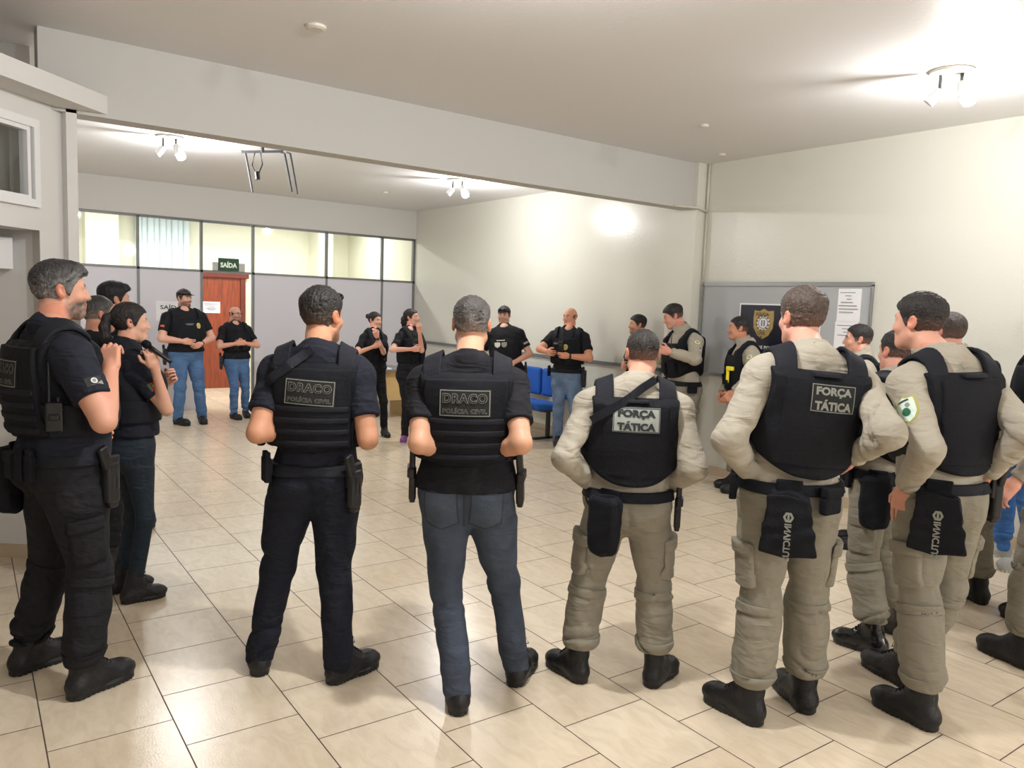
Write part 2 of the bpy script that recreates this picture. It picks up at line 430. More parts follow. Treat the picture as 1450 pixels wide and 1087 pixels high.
HL_A = [0, .5, .85, 1.1, 1.3, 1.5, 1.75, 2.1, 2.6, PI]
HL_Z = [.066, .064, .048, .018, -.02, .0, -.015, -.060, -.078, -.080]
PEOPLE = {}
def person(key, label, top, heels, hd, foot=(0, 0), head=0, waist=None, neck=None, neck_d=0, lean=0, dep=None, pitch=0, roll=0, skin=(205, 155, 130), hair=(30, 26, 24), hair_fade=0, hair_top=.014,
           hair_side=.004, style='short', stubble=0, beard=(60, 50, 45), wid=1, belly=0, arms=None, sleeve='short', shirt=F_BLACK, trousers=F_TACT, fit_='loose', hem=None, vest=None, boots=M_BOOT, boot_h=.16,
           gear=(), vox=1, H=None, cargo=False, knees=None, sh_w=1, collar=False, chest_yaw=0, soles=None, group=None, curl=.45, woman=False, hand_n=None, arm_r=1.0, hsz=1.03, cap=None, glasses=None, calf=1.0, cuffz=None):
    """one standing person; pixel arguments are places in the photograph, turned into room coordinates on the floor or at body depth"""
    # ---- ground and heading
    hl = [np.array(on_z(*p, 0)) if len(p) == 2 else np.array(p, float) for p in heels]
    mid = (hl[0] + hl[1]) / 2
    vd = unit([mid[0], mid[1], 0]); rd = np.array([vd[1], -vd[0], 0])
    def yaw(deg):
        a = math.radians(deg); return math.cos(a) * vd + math.sin(a) * rd
    fb = yaw(hd); rb = np.array([fb[1], -fb[0], 0])
    fc = yaw(hd + chest_yaw); rc = np.array([fc[1], -fc[0], 0])
    toe = [yaw(hd + foot[0]), yaw(hd + foot[1])]            # left, right
    ank = [hl[i] + toe[i] * .055 + UP * .09 for i in (0, 1)]
    D0 = depth((ank[0] + ank[1]) / 2) if dep is None else dep
    ptop = at_depth(*top, D0)
    s = (ptop[2] if H is None else H) / 1.785
    if H is not None: ptop[2] = H
    # ---- spine
    pel = (ank[0] + ank[1]) / 2 + fb * .0; pel[2] = .955 * s
    def slide(p, px, dd=0):
        if px is None: return p
        o = p
        for _ in range(3):
            q = at_depth(px, proj(o)[1], D0 + dd); o = o + rd * ((q - o) @ rd)
        return o
    pel = slide(pel, waist)
    pel = pel + vd * lean
    hc = at_depth(top[0], top[1] + .128 * s / D0 * FPX, D0); hc[2] = ptop[2] - .128 * s
    nb = slide(np.array([pel[0], pel[1], 1.515 * s]), neck if neck is not None else (top[0] if waist is None else (waist + top[0]) / 2)); nb = nb + vd * neck_d; nb[2] = 1.515 * s
    hc = hc + vd * neck_d; f_ = yaw(hd + head); hc = hc - vd * (f_ @ vd) * .018 + rd * (f_ @ rd) * .010
    ch = pel * .35 + nb * .65; ch[2] = 1.29 * s
    up_b = unit(nb - pel)
    fh = yaw(hd + head); pr_ = math.radians(pitch); rr = math.radians(roll)
    rh = np.array([fh[1], -fh[0], 0]); fh2 = fh * math.cos(pr_) - UP * math.sin(pr_); uh = np.cross(rh, fh2)
    rh2 = rh * math.cos(rr) + uh * math.sin(rr); uh = np.cross(rh2, fh2)
    Rh = np.array([rh2, fh2, uh]); hs = s * (.97 if woman else 1.0) * .98 * hsz
    At = np.array([rc, unit(fc - up_b * (fc @ up_b)), up_b]); At[0] = np.cross(At[1], At[2])
    Ap = np.array([rb, fb, UP])
    w = wid * s
    # ---- limbs
    hip = [pel - rb * .080 * w + UP * (-.035 * s), pel + rb * .080 * w + UP * (-.035 * s)]
    kn = []
    for i in (0, 1):
        a, b = hip[i], ank[i]; L = np.linalg.norm(b - a); l1, l2 = .435 * s, .42 * s
        if knees and knees[i] is not None:
            k = (a + b) / 2 + (.03) * toe[i]; k[2] = .50 * s; k = slide(k, knees[i])
        else:
            x = (l1 * l1 - l2 * l2 + L * L) / (2 * L); hgt = math.sqrt(max(l1 * l1 - x * x, .0009)); d = unit(b - a)
            n = unit(unit(toe[i] + fb) - d * (unit(toe[i] + fb) @ d)); k = a + d * x + n * min(hgt, .06)
        kn.append(k)
    sw = .178 * w * sh_w * (.9 if woman else 1)
    sho = [nb - At[0] * sw - UP * .112 * s - At[1] * .012, nb + At[0] * sw - UP * .112 * s - At[1] * .012]
    LU, LF = .295 * s, .262 * s
    elb, wri = [], []
    for i, sg in ((0, -1), (1, 1)):
        a = (arms or ('down', 'down'))[i]
        if a == 'down': a = ('loc', (.27, .02, 1.16), (.25, .10, .92))
        if a == 'front': a = ('loc', (.30, .02, 1.17), (.04, .22, 1.02))
        if a == 'cross': a = ('loc', (.28, .10, 1.18), (-.08, .26, 1.24))
        if a[0] == 'px':
            e = reach(sho[i], a[1][:2], LU, a[1][2]); q = reach(e, a[2][:2], LF, a[2][2])
        else:
            cv = lambda t: pel + (nb - pel) * ((t[2] * s - pel[2]) / (nb[2] - pel[2])) * np.array([1, 1, 0]) + rc * sg * t[0] * s * (1 if wid < 1.05 else 1.08) + fc * t[1] * s + UP * (t[2] * s - pel[2])
            e = sho[i] + unit(cv(a[1]) - sho[i]) * LU; q = e + unit(cv(a[2]) - e) * LF
        elb.append(e); wri.append(q)
    ar = .95 * arm_r * s * (.80 if woman else 1)
    lr = s * (1.0 if not woman else .96) * (.5 + .5 * wid)
    base = np.array([mid[0], mid[1], 0.0]) + fb * .08
    lo_all = np.minimum.reduce([*sho, *elb, *wri, *hl, hc, nb, pel]) - .28; hi_all = np.maximum.reduce([*sho, *elb, *wri, *hl, hc, nb, pel]) + .28
    # ---- fields
    def torso(P, girdle=True):
        d = ell(P, pel + UP * .01 * s, (.172 * w, .118 * w, .15 * s), Ap)
        d = smin(d, ell(P, pel * .62 + nb * .38 + At[1] * (.012 + .05 * belly) * s, (.152 * w + .03 * belly, (.106 + .05 * belly) * w, .19 * s), At), .08)
        d = smin(d, ell(P, ch + At[1] * .006 * s, ((.172 if not woman else .15) * w, .118 * w, .205 * s), At), .08)
        if woman:
            for q in (-1, 1): d = smin(d, ball(P, ch + At[0] * q * .07 * s + At[1] * .085 * s + UP * .0, .062 * s), .05)
        if girdle:
            d = smin(d, cone(P, sho[0] - UP * .012 * s + At[0] * .01, sho[1] - UP * .012 * s - At[0] * .01, .064 * s * (.85 if woman else 1), .064 * s * (.85 if woman else 1)), .07)
            for i in (0, 1): d = smin(d, cone(P, nb - UP * .006 * s - At[1] * .022 * s, sho[i] + UP * .012 * s, .046 * s * (.8 if woman else 1), .05 * s * (.8 if woman else 1)), .05)
        return d
    def armf(P, i, g=0.0):
        d1, _ = limb(P, sho[i], elb[i], [0, .35, .8, 1], [.064 * ar + g, .056 * ar + g, .046 * ar + g, .039 * ar + g])
        d2, _ = limb(P, elb[i], wri[i], [0, .25, .7, 1], [.039 * ar + g, .045 * ar + g, .035 * ar + g, .028 * ar + g])
        return smin(d1, d2, .03)
    def H_(P): return ((P - hc) @ Rh.T) / hs
    def skull(q):
        d = ell(q, (0, -.010, .032), (.075, .096, .087))
        d = smin(d, ell(q, (0, .028, -.030), (.061, .066, .080)), .03)
        return d
    fine = vox <= 1.3
    def headf(P):
        q = H_(P); d = skull(q); m = d < .09
        if not m.any(): return d * hs
        Q = q[m]; e = d[m]
        e = smin(e, ell(Q, (0, .064, -.090), (.028, .028, .024)), .03)
        for sg in (-1, 1): e = smin(e, cone(Q, (sg * .053, -.002, -.055), (sg * .020, .060, -.094), .017, .015), .03)
        e = smin(e, cone(Q, (-.036, .074, .024), (.036, .074, .024), .012, .012), .018)
        for sg in (-1, 1):
            e = smax(e, -ball(Q, (sg * .032, .100, .006), .018), .012)
            e = smin(e, ball(Q, (sg * .031, .0765, .005), .0125), .003)
            e = smin(e, ell(Q, (sg * .040, .062, -.026), (.02, .02, .018)), .02)
        e = smin(e, cone(Q, (0, .088, .016), (0, .1055, -.027), .007, .0112), .012)
        for sg in (-1, 1): e = smin(e, ball(Q, (sg * .011, .097, -.030), .0082), .006)
        e = smin(e, cone(Q, (-.016, .089, -.053), (.016, .089, -.053), .007, .007), .007)
        e = smin(e, cone(Q, (-.013, .087, -.066), (.013, .087, -.066), .0075, .0075), .007)
        e = smax(e, -cone(Q, (-.022, .100, -.0595), (.022, .100, -.0595), .003, .003), .004)
        for sg in (-1, 1):
            a = .25; A = np.array([[math.cos(.35), -sg * math.sin(.35), 0], [sg * math.sin(.35), math.cos(.35), 0], [0, 0, 1]]) @ np.array([[1, 0, 0], [0, math.cos(a), math.sin(a)], [0, -math.sin(a), math.cos(a)]])
            ear = ell(Q, (sg * .080, -.014, .0), (.008, .019, .032), A)
            ear = smax(ear, -ell(Q, (sg * .089, -.008, .004), (.008, .011, .018), A), .004)
            e = smin(e, ear, .006)
        d = d.copy(); d[m] = e
        return d * hs
    neck_top = hc + Rh.T @ (np.array([0, -.024, -.07]) * hs)
    ns = .056 * s * (.80 if woman else 1) * (1 + .35 * (wid - 1))
    def neckf(P): return smin(cone(P, neck_top, nb - UP * .03 * s - At[1] * .022 * s, ns, ns * 1.02), cone(P, neck_top - UP * .02, nb - At[1] * .02 * s - UP * .02, ns * .8, ns * .75), .03)
    hands = []
    for i, sg in ((0, -1), (1, 1)):
        d = unit(wri[i] - elb[i]); n = None
        if hand_n and hand_n[i] is not None:
            t = hand_n[i]; n = rc * t[0] + fc * t[1] + UP * t[2]
            if len(t) > 3: d = unit(rc * t[3] + fc * t[4] + UP * t[5])
        if n is None: n = (pel + UP * .1 - wri[i]) * np.array([1, 1, .0]) + UP * .0
        n = unit(n - d * (n @ d)); t = np.cross(d, n) * sg
        hands.append((d, n, t))
    def handf(P, i):
        d, n, t = hands[i]; k = s * (.9 if woman else 1.0)
        A = np.array([t, n, d]); q = ((P - wri[i]) @ A.T) / k
        e = rbox(q, (0, 0, .052), (.041, .014, .046), .013)
        e = smin(e, cone(q, (0, 0, -.02), (0, 0, .02), .026, .025), .02)
        e = smin(e, ell(q, (.024, .010, .035), (.018, .016, .032)), .012)
        cu = (curl[i] if isinstance(curl, (tuple, list)) else curl)
        for fx, L, r, c in ((.031, .074, .0088, .9), (.0105, .082, .0090, 1.0), (-.0105, .076, .0086, 1.08), (-.030, .060, .0076, 1.18)):
            p = np.array([fx, .001, .094 - abs(fx - .008) * .18]); a = 0; dd = 0
            for seg, (f, an) in enumerate(((.45, 55), (.30, 75), (.25, 45))):
                a += math.radians(an) * cu * c
                nx = p + np.array([fx * .06, math.sin(a), math.cos(a)]) * L * f
                e2 = cone(q, p, nx, r * (1 - .08 * seg), r * (1 - .08 * (seg + 1)))
                e = smin(e, e2, .004) if seg == 0 else np.minimum(e, e2)
                p = nx
        p0 = np.array([.030, .006, .028]); p1 = p0 + np.array([.028, .012 + .012 * cu, .032]); p2 = p1 + np.array([.008 - .014 * cu, .010 + .012 * cu, .028])
        e = smin(e, np.minimum(cone(q, p0, p1, .0125, .0105), cone(q, p1, p2, .0105, .0085)), .006)
        return e * k
    def skinf(P):
        d = np.full(len(P), 1.0)
        for f, c, R in ((headf, hc, .26 * s), (neckf, nb, .34 * s)):
            m = ln(P - c) < R
            if m.any(): d[m] = smin(d[m], f(P[m]), .028)
        t = torso(P) + .016
        d = smin(d, t, .03)
        for i in (0, 1):
            m = np.maximum(ln(P - (sho[i] + elb[i]) / 2) - .24 * s, -1) < .06
            m |= ln(P - (elb[i] + wri[i]) / 2) < .26 * s
            if m.any(): d[m] = smin(d[m], armf(P[m], i), .02)
            m = ln(P - wri[i]) < .24 * s
            if m.any(): d[m] = smin(d[m], handf(P[m], i), .008)
        cut = (pel[2] + .12 * s) - P[:, 2]
        near = np.minimum.reduce([ln(P - wri[i]) for i in (0, 1)]) < .24 * s
        near |= np.minimum.reduce([ln(P - elb[i]) for i in (0, 1)]) < .1 * s
        for i in (0, 1):
            ab = wri[i] - elb[i]; tt = np.clip(((P - elb[i]) @ ab) / (ab @ ab), 0, 1); near |= ln(P - elb[i] - tt[:, None] * ab) < .075
        d = np.where(near, np.minimum(np.maximum(d, cut), np.minimum.reduce([smin(armf(P, i), handf(P, i), .012) for i in (0, 1)])) if near.any() else d, np.maximum(d, cut))
        return d
    vs = (.0042 if fine else .006) * (1 if vox < 3 else 1.25)
    lo = np.minimum.reduce([*sho, *elb, *wri, hc]) - .20; hi = np.maximum.reduce([*sho, *elb, *wri, hc]) + .20; lo[2] = min(lo[2], pel[2] + .08)
    V, F = nets(skinf, lo, hi, vs, .02)
    q = H_(V); base_c = np.array(S(*skin)); col = np.tile(base_c, (len(V), 1)); hcol = np.array(S(*hair))
    inh = (np.abs(q) < .14).all(1)
    def paint(m, c, a=1.0):
        a = np.broadcast_to(np.asarray(a, float), m.shape) if np.ndim(a) == 0 else a
        col[m] = col[m] * (1 - a[m][:, None]) + np.array(c) * a[m][:, None]
    x, y, z = q.T; ax = np.abs(x)
    red = base_c * np.array([1.0, .72, .68])
    paint(inh & (ax > .074), red, .7)
    paint(inh & (y > .07) & (z < .0) & (z > -.035) & (ax > .02), red, .3)
    if stubble:
        g = np.clip((-.028 - z + .22 * (y - .05)) / .022, 0, 1) * np.clip((y + .010) / .03, 0, 1) * np.clip((z + .128 - .2 * (.07 - y)) / .02, 0, 1)
        g = np.maximum(g, np.clip(1 - np.abs(y - .012) / .014, 0, 1) * np.clip((.03 - z) / .02, 0, 1) * np.clip((z + .07) / .03, 0, 1) * .8) * (.85 + .3 * wob(q, 6, 120, 1))
        paint(inh, S(*beard), np.clip(g * stubble, 0, 1))
    paint(inh & (y > .085) & (ax < .022) & (z < -.047) & (z > -.073), base_c * np.array([.85, .5, .48]), .75)
    paint(inh & (y > .06) & (ax > .012) & (ax < .048) & (np.abs(z - (.026 + .1 * np.minimum(ax - .012, .02))) < .0055), hcol * .8, .85)
    for sg in (-1, 1):
        e = inh & (ln(q - np.array([sg * .031, .0765, .005])) < .0135) & (y > .08)
        paint(e & (np.abs(z - .004) < .006), (.55, .52, .5), .9)
        paint(e & ((x - sg * .031) ** 2 + (z - .004) ** 2 < .0058 ** 2), (.02, .012, .01), 1)
        paint(e & (z > .009), base_c * .45, .8)
    nm = [ln(V - wri[i]) < .2 * s for i in (0, 1)]
    for i in (0, 1): paint(nm[i], red, .25)
    body = link('person', mesh_np('person', V - base, F, True, col), M_SKIN, None, base)
    tag(body, label, 'person', group)
    rec = dict(o=body, base=base, s=s, sho=sho, elb=elb, wri=wri, hc=hc, Rh=Rh, hs=hs, pel=pel, nb=nb, ch=ch, At=At, Ap=Ap, fb=fb, rb=rb, fc=fc, rc=rc, hands=hands, skinb=None, V=V, F=F, hip=hip, kn=kn, ank=ank, toe=toe)
    PEOPLE[key] = rec
    def part(name, f, lo, hi, h, m, parent=body, slack=.03, col=None, keep=None):
        V, F = nets(f, lo, hi, h, slack)
        if len(F) == 0: return None
        o = link(name, mesh_np(name, V - base, F, True, col(V) if col else None), m, parent)
        if keep: rec[keep] = (V, F)
        return o
    # ---- hair
    if style != 'bald':
        lo, hi = hc - .2 * hs, hc + .17 * hs
        def hair_f(P):
            q = H_(P); x, y, z = q.T; d = skull(q)
            a = np.arctan2(np.abs(x), y)
            hz = np.interp(a, HL_A, HL_Z)
            if style in ('pony', 'bun'): hz = hz + np.interp(a, [0, 1, 1.5, 2, PI], [.0, -.0, .0, .012, .016])
            th = hair_side + (hair_top - hair_side) * np.clip((z - .02) / .06, 0, 1)
            if style == 'quiff': th = th + .016 * np.clip((y - .02) / .06, 0, 1) * np.clip((z - .055) / .03, 0, 1)
            th = th * (1 + .0 * x) + wob(q, 3, 95 if fine else 60, .0016)
            if fine: th = th + wob(q * np.array([1.6, 1.6, .8]), 13, 190, .0016) + .0005 * np.sin(x * 420 + 9 * np.sin(z * 60) + y * 90) * np.clip(z / .05, .2, 1)
            if style == 'ring': hz = np.maximum(hz, -9); e = smax(smax(d - .005, hz - z, .006), z - (.035 - .5 * np.clip(y, 0, 1)), .008); return e * hs
            e = smax(d - th, (hz - z) * .85, .006)
            if style == 'pony':
                e = smin(e, cone(q, (0, -.098, .035), (0, -.128, .03), .024, .026), .015)
                pts = [(0, -.13, .03), (.006, -.145, -.03), (.012, -.14, -.09), (.012, -.125, -.145)] if not isinstance(style, tuple) else []
                rr = [.026, .031, .030, .014]
                for k in range(3): e = smin(e, cone(q, pts[k], pts[k + 1], rr[k], rr[k + 1]), .012)
                e = e + .0015 * np.sin(x * 500 + 6 * np.sin(z * 40))
            if style == 'curly':
                e = smin(e, ell(q, (0, -.11, -.045), (.055, .045, .085)) + wob(q, 4, 70, .010), .02)
            if style == 'bun': e = smin(e, ball(q, (0, -.118, .058), .038) + wob(q, 2, 90, .003), .008)
            return e * hs
        fade_c = np.array(S(*skin)) * .30 + hcol * .5 + .02
        def hcolf(V):
            q = H_(V); c = np.tile(hcol, (len(V), 1)); n = wob(q, 8, 80, .5)
            if hair_fade:
                g = np.clip((.035 - q[:, 2] + n * .012) / .05, 0, 1) * hair_fade
                g = g * np.clip(np.abs(np.arctan2(np.abs(q[:, 0]), q[:, 1])) / .9, 0, 1)
                c = c * (1 - g[:, None]) + fade_c * g[:, None]
            if isinstance(rec.get('grey'), (int, float)) or grey:
                g = np.clip(grey * (.6 + n) * np.clip(.35 + (.07 - q[:, 2]) / .10 + q[:, 1] * 3, .0, 1), 0, 1)
                c = c * (1 - g[:, None]) + np.array(S(150, 148, 146)) * g[:, None]
            return c
        grey = GREY.get(key, 0)
        part('hair', hair_f, lo - (.05 if style in ('pony', 'curly') else 0), hi, .0035 if fine else .005, M_HAIR, slack=.02, col=hcolf)
    if cap:
        def cap_f(P):
            q = H_(P); d = skull(q) - .012; e = smax(d, .050 - q[:, 2] - .1 * q[:, 1], .005)
            br = ell(q, (0, .098, .062), (.066, .075, .012)); br = np.maximum(br, .075 - q[:, 1]); t_ = np.abs(q[:, 2] - (.058 - .9 * q[:, 0] ** 2 * 2 - .12 * (q[:, 1] - .08))) - .0035
            b2 = np.maximum(np.maximum(np.sqrt((q[:, 0] / .068) ** 2 + ((q[:, 1] - .075) / .085) ** 2) * .07 - .07, t_), .06 - q[:, 1])
            return np.minimum(smin(e, b2, .006), ball(q, (0, -.01, .133), .008)) * hs
        part('cap', cap_f, hc - .2 * hs, hc + .22 * hs, .004 if fine else .005, F_BLACK, slack=.02)
    if glasses:
        gz, gy, gm = glasses
        def gl_f(P):
            q = H_(P); e = np.full(len(P), 1.0)
            for sg in (-1, 1):
                if gm == 'dark': e = np.minimum(e, ell(q, (sg * .032, gy, gz), (.030, .007, .020)))
                else:
                    x = q[:, 0] - sg * .032; zz = q[:, 2] - gz; rr = np.abs(np.sqrt((x / 1.25) ** 2 + zz * zz) - .018); e = np.minimum(e, np.sqrt(rr * rr + (q[:, 1] - gy) ** 2) - .0026)
                e = np.minimum(e, cone(q, (sg * .060, gy, gz + .004), (sg * .082, gy - .10, gz + (.008 if gm != 'dark' else -.01)), .0028, .0028))
            e = np.minimum(e, cone(q, (-.012, gy, gz + .004), (.012, gy, gz + .004), .003, .003)); return e * hs
        part('sunglasses' if gm == 'dark' else 'glasses', gl_f, hc - .2 * hs, hc + .2 * hs, .003, M_LENS, slack=.02)
    # ---- shirt
    long_ = sleeve == 'long'; sl = (.013 if not long_ else .016) * s
    hemz = pel[2] + (.05 * s if hem is None else hem * s)
    def sleeves(P, i):
        d1, t1 = limb(P, sho[i], elb[i], [0, .3, 1], [.074 * ar + .002, .066 * ar + .003, .050 * ar + (.009 if long_ else .015)])
        if not long_:
            ax_ = unit(elb[i] - sho[i]); c = (P - sho[i]) @ ax_ - .66 * LU
            return smax(d1 + wob(P, 11 + i, 30, .0035), c, .004)
        d2, t2 = limb(P, elb[i], wri[i], [0, .4, .85, 1], [.052 * ar + .007, .051 * ar + .007, .041 * ar + .006, .036 * ar + .004])
        n1 = wob(P, 21 + i, 11, 1.0); n2 = wob(P, 25 + i, 9, 1.0); wr_ = (.011 * crease(t1 * 7 + 2.0 * n1) * np.clip((t1 - .35) * 1.6, .12, 1) * (t1 < .999) + .012 * crease(t2 * 9 + 2.0 * n1 + 1) * (t2 > .001)) * np.clip(.6 + .7 * n2, 0, 1.3) - .003
        d = smin(d1, d2, .035) + wr_ + wob(P, 41 + i, 20, .003)
        ax_ = unit(wri[i] - elb[i]); c = (P - elb[i]) @ ax_ - (LF - .012 * s)
        c = np.where(ln(P - wri[i]) < .12, c, -1)
        return np.maximum(d, c)
    def shirt_f(P):
        d = torso(P) - sl + wob(P, 7, 16, .007) - (.024 if hem is not None else .0) * np.clip((pel[2] + .25 - P[:, 2]) / .25, 0, 1)
        for i in (0, 1):
            m = (ln(P - (sho[i] + elb[i]) / 2) < .36 * s) | (ln(P - wri[i]) < .36 * s)
            if m.any(): d[m] = smin(d[m], sleeves(P[m], i), .022)
        m = ln(P - nb) < .25 * s
        if m.any(): d[m] = smax(d[m], -(cone(P[m], nb + UP * .012 * s + At[1] * .008, nb + UP * .25 * s + At[1] * .05, ns * .95, ns * (1.7 if woman else 2.3))), .006)
        keep_arm = np.minimum.reduce([np.minimum(*[ln(P - (elb[i] * (1 - t) + wri[i] * t)) for t in (0, .5)]) for i in (0, 1)]) < .17 * s if long_ else np.zeros(len(P), bool)
        if long_:
            for i in (0, 1): keep_arm |= ln(P - wri[i]) < .15 * s
        c = hemz - P[:, 2]
        dd = np.maximum(d, c)
        if long_ and keep_arm.any():
            K = P[keep_arm]; dd[keep_arm] = np.minimum(dd[keep_arm], np.minimum.reduce([sleeves(K, i) for i in (0, 1)]))
        return dd
    lo = np.minimum.reduce([*sho, *elb, *(wri if long_ else elb), pel]) - .2; hi = np.maximum.reduce([*sho, *elb, *(wri if long_ else elb), nb]) + .2; lo[2] = min(hemz, *(e[2] for e in elb)) - .12; hi[2] = max(nb[2] + .08, max(p[2] for p in (*elb, *wri)) + .1)
    vc = (.0075 if fine else .010) * (1 if vox < 3 else 1.2)
    so = part('shirt', shirt_f, lo, hi, vc, shirt, keep='shirt')
    rec['shirt_o'] = so
    if collar:
        def collar_f(P):
            r = cone(P, nb - At[1] * .012 - UP * .04 * s, nb + (neck_top - nb) * .9 - At[1] * .006, ns * 1.50, ns * 1.22); q = (P - nb) @ At.T
            d = np.abs(r) - .006
            hz = .066 * s - .34 * np.clip(q[:, 1], -.1, .1)
            return smax(smax(d, q[:, 2] - hz, .006), -.05 * s - q[:, 2], .006) + wob(P, 3, 30, .002)
        part('collar', collar_f, nb - .14, nb + .14, .005, shirt, so or body)
    # ---- trousers
    loose = {'loose': 1.0, 'slim': .84, 'jeans': .93, 'tight': .74}[fit_]
    amp = {'loose': 1.0, 'slim': .6, 'jeans': .9, 'tight': .12}[fit_]
    bz = pel[2] + .055 * s                                   # belt line
    def legf(P, i, g=0.0):
        d1, t1 = limb(P, hip[i] + rb * (.006 if i else -.006), kn[i], [0, .3, .75, 1], [(.103 + .0) * lr * (.5 + .5 * loose) + g, .106 * lr * (.45 + .55 * loose) + g, .081 * lr * loose + .004 + g, .071 * lr * loose + g])
        cf_ = calf if fit_ == 'loose' else 1.0
        d2, t2 = limb(P, kn[i], ank[i] - UP * (.045 if not cuffz else 0), [0, .2, .5, .72, .84, .9, 1], [.071 * lr * loose * (.4 + .6 * cf_) + g, .071 * lr * loose * cf_ + g, .068 * lr * loose * cf_ + g, .069 * lr * loose * cf_ + g, (.064 if cf_ > 1.05 else .066 if fit_ == 'loose' else .060) * lr * loose + g, (.060 if cf_ > 1.05 else .064) * lr * loose + g, .060 * lr * loose + g])
        a = np.arctan2((P - kn[i]) @ rb, (P - kn[i]) @ fb)
        n = wob(P, 51 + i, 10, 1.0); m = np.clip(.55 + .75 * wob(P, 57 + i, 8, 1.0), 0, 1.3)
        w2 = (.004 + .022 * np.clip((t2 - .45) / .45, 0, 1)) * crease(t2 * 15 + .9 * np.sin(a + i * 2) + 1.9 * n) * m + .015 * np.exp(-((t2 - .06) / .14) ** 2) * crease(t2 * 17 + 1.5 * n + .8 * a) * m
        w1 = .018 * np.clip(1 - t1 / .30, 0, 1) * crease(t1 * 14 + 1.6 * n + .9 * a) * m + .015 * np.clip((t1 - .62) / .3, 0, 1) * crease(t1 * 13 + 1.6 * n - .8 * a) * m
        return smin(d1 + w1 * amp, d2 + w2 * amp, .03)
    def trousers_f(P, g=0.0):
        d = smin(legf(P, 0, g), legf(P, 1, g), .016)
        if fit_ in ('loose', 'jeans'): d = smin(d, ell(P, pel - UP * .105 * s - fb * .01, (.022 * w, .08 * w, .075 * s), Ap), .035)
        hipd = ell(P, pel, (.186 * w + g, .128 * w + g, .155 * s), Ap)
        hipd = smin(hipd, np.minimum(*[ell(P, pel + rb * q * .078 * w - fb * .052 * s - UP * .045 * s, (.098 * w + g, .092 * s + g, .105 * s)) for q in (-1, 1)]), .04)
        d = smin(d, hipd, .05) + wob(P, 61, 14, .006 * amp) + wob(P, 62, 34, .0025 * amp)
        d = smax(d, P[:, 2] - (bz + .01), .004)
        return smax(d, (cuffz if cuffz else .115 if boot_h > .12 else .055) - P[:, 2], .006)
    lo = np.minimum.reduce([*hip, *kn, *ank]) - .17; hi = np.maximum.reduce([*hip, *kn, *ank]) + .17; lo[2] = .03; hi[2] = bz + .05
    to = part('trousers', trousers_f, lo, hi, vc, trousers, keep='trousers')
    if cargo and to:
        for i, sg in ((0, -1), (1, 1)):
            tax = unit(kn[i] - hip[i]); o_ = unit(rb * sg - fb * .15); o_ = unit(o_ - tax * (o_ @ tax)); f_ = np.cross(tax, o_)
            A = np.array([f_, o_, -tax]); c = hip[i] * .36 + kn[i] * .64 + o_ * .075
            def pk(P, A=A, c=c, i=i):
                q = (P - c) @ A.T
                g = .020 - .006 * np.clip(q[:, 2] / .09, 0, 1)
                return smax(np.maximum(legf(P, i) - g, -(legf(P, i) + .004)), rbox(q, (0, 0, 0), (.068, .09, .095), .02), .008) + wob(P, 71 + i, 30, .002)
            po = part('cargo_pocket', pk, c - .16, c + .16, .0065 if fine else .010, trousers, to)
            def fl(P, A=A, c=c, i=i):
                q = (P - c) @ A.T
                return smax(np.maximum(legf(P, i) - .028, -(legf(P, i) + .002)), rbox(q, (0, 0, .075), (.073, .1, .028), .01), .005)
            part('pocket_flap', fl, c - .16, c + .16, .0065 if fine else .010, trousers, to)
            def ks(P, i=i):
                ax_ = unit(ank[i] - kn[i]); t = (P - kn[i]) @ ax_
                return smax(np.maximum(legf(P, i) - .007, -(legf(P, i) + .004)), np.abs(t - .03) - .022, .004)
            part('knee_strap', ks, kn[i] - .14, kn[i] + .14, .0065 if fine else .010, trousers, to)
            def cf(P, i=i):
                ax_ = unit(ank[i] - kn[i]); return smax(np.maximum(legf(P, i) - .006, -(legf(P, i) + .006)), np.abs(P[:, 2] - (cuffz or .115) - .022) - .028, .004)
            part('cuff', cf, ank[i] - .16, ank[i] + .2, .0065 if fine else .010, trousers, to)
    # ---- boots
    for i in (0, 1):
        t = toe[i]; r_ = np.array([t[1], -t[0], 0]); A = np.array([r_, t, UP]); k = s * (.88 if woman else 1); o_ = hl[i]
        def boot_f(P):
            q = ((P - o_) @ A.T) / k
            d = cone(q, (0, .030, .045), (0, .10, .050), .042, .044)
            d = smin(d, cone(q, (0, .10, .056), (.003, .205, .046), .044, .045), .03)
            d = smin(d, ell(q, (.003, .230, .044), (.047, .062, .042)), .03)
            an = ((ank[i] - o_) @ A.T) / k; kq = ((kn[i] - o_) @ A.T) / k; kd = unit(kq - an)
            d = smin(d, cone(q, (0, .048, .06), an + kd * max(boot_h - .04, .03), .047, .051 if boot_h > .1 else .046), .035)
            if boot_h > .1: d = smin(d, cone(q, an + kd * .05 + np.array([0, .012, 0]), (0, .165, .062), .042, .036), .03)
            d = d + wob(q, 81, 45, .0022)
            tt = np.clip((q[:, 1] - .035) / .195, 0, 1); dx = q[:, 0] - .003 * tt; dy = q[:, 1] - (.035 + .195 * tt)
            so_ = np.sqrt(dx * dx + dy * dy) - np.interp(tt, [0, .3, .7, 1], [.044, .041, .053, .050])
            so_ = smax(so_, np.abs(q[:, 2] - .014) - .014, .004)
            so_ = np.where((np.sin(q[:, 1] * 300) > .6) & (q[:, 2] < .008), so_ + .004, so_)
            d = np.minimum(d, so_)
            return np.maximum(d, -q[:, 2]) * k
        bm = boots[i] if isinstance(boots, (tuple, list)) else boots
        c = o_ + t * .12
        bo = part('boot' if boot_h > .1 else 'shoe', boot_f, c + np.array([-.2, -.2, -.02]), c + np.array([.2, .2, .10 + boot_h + .06]), .005 if fine else .008, bm, slack=.02)
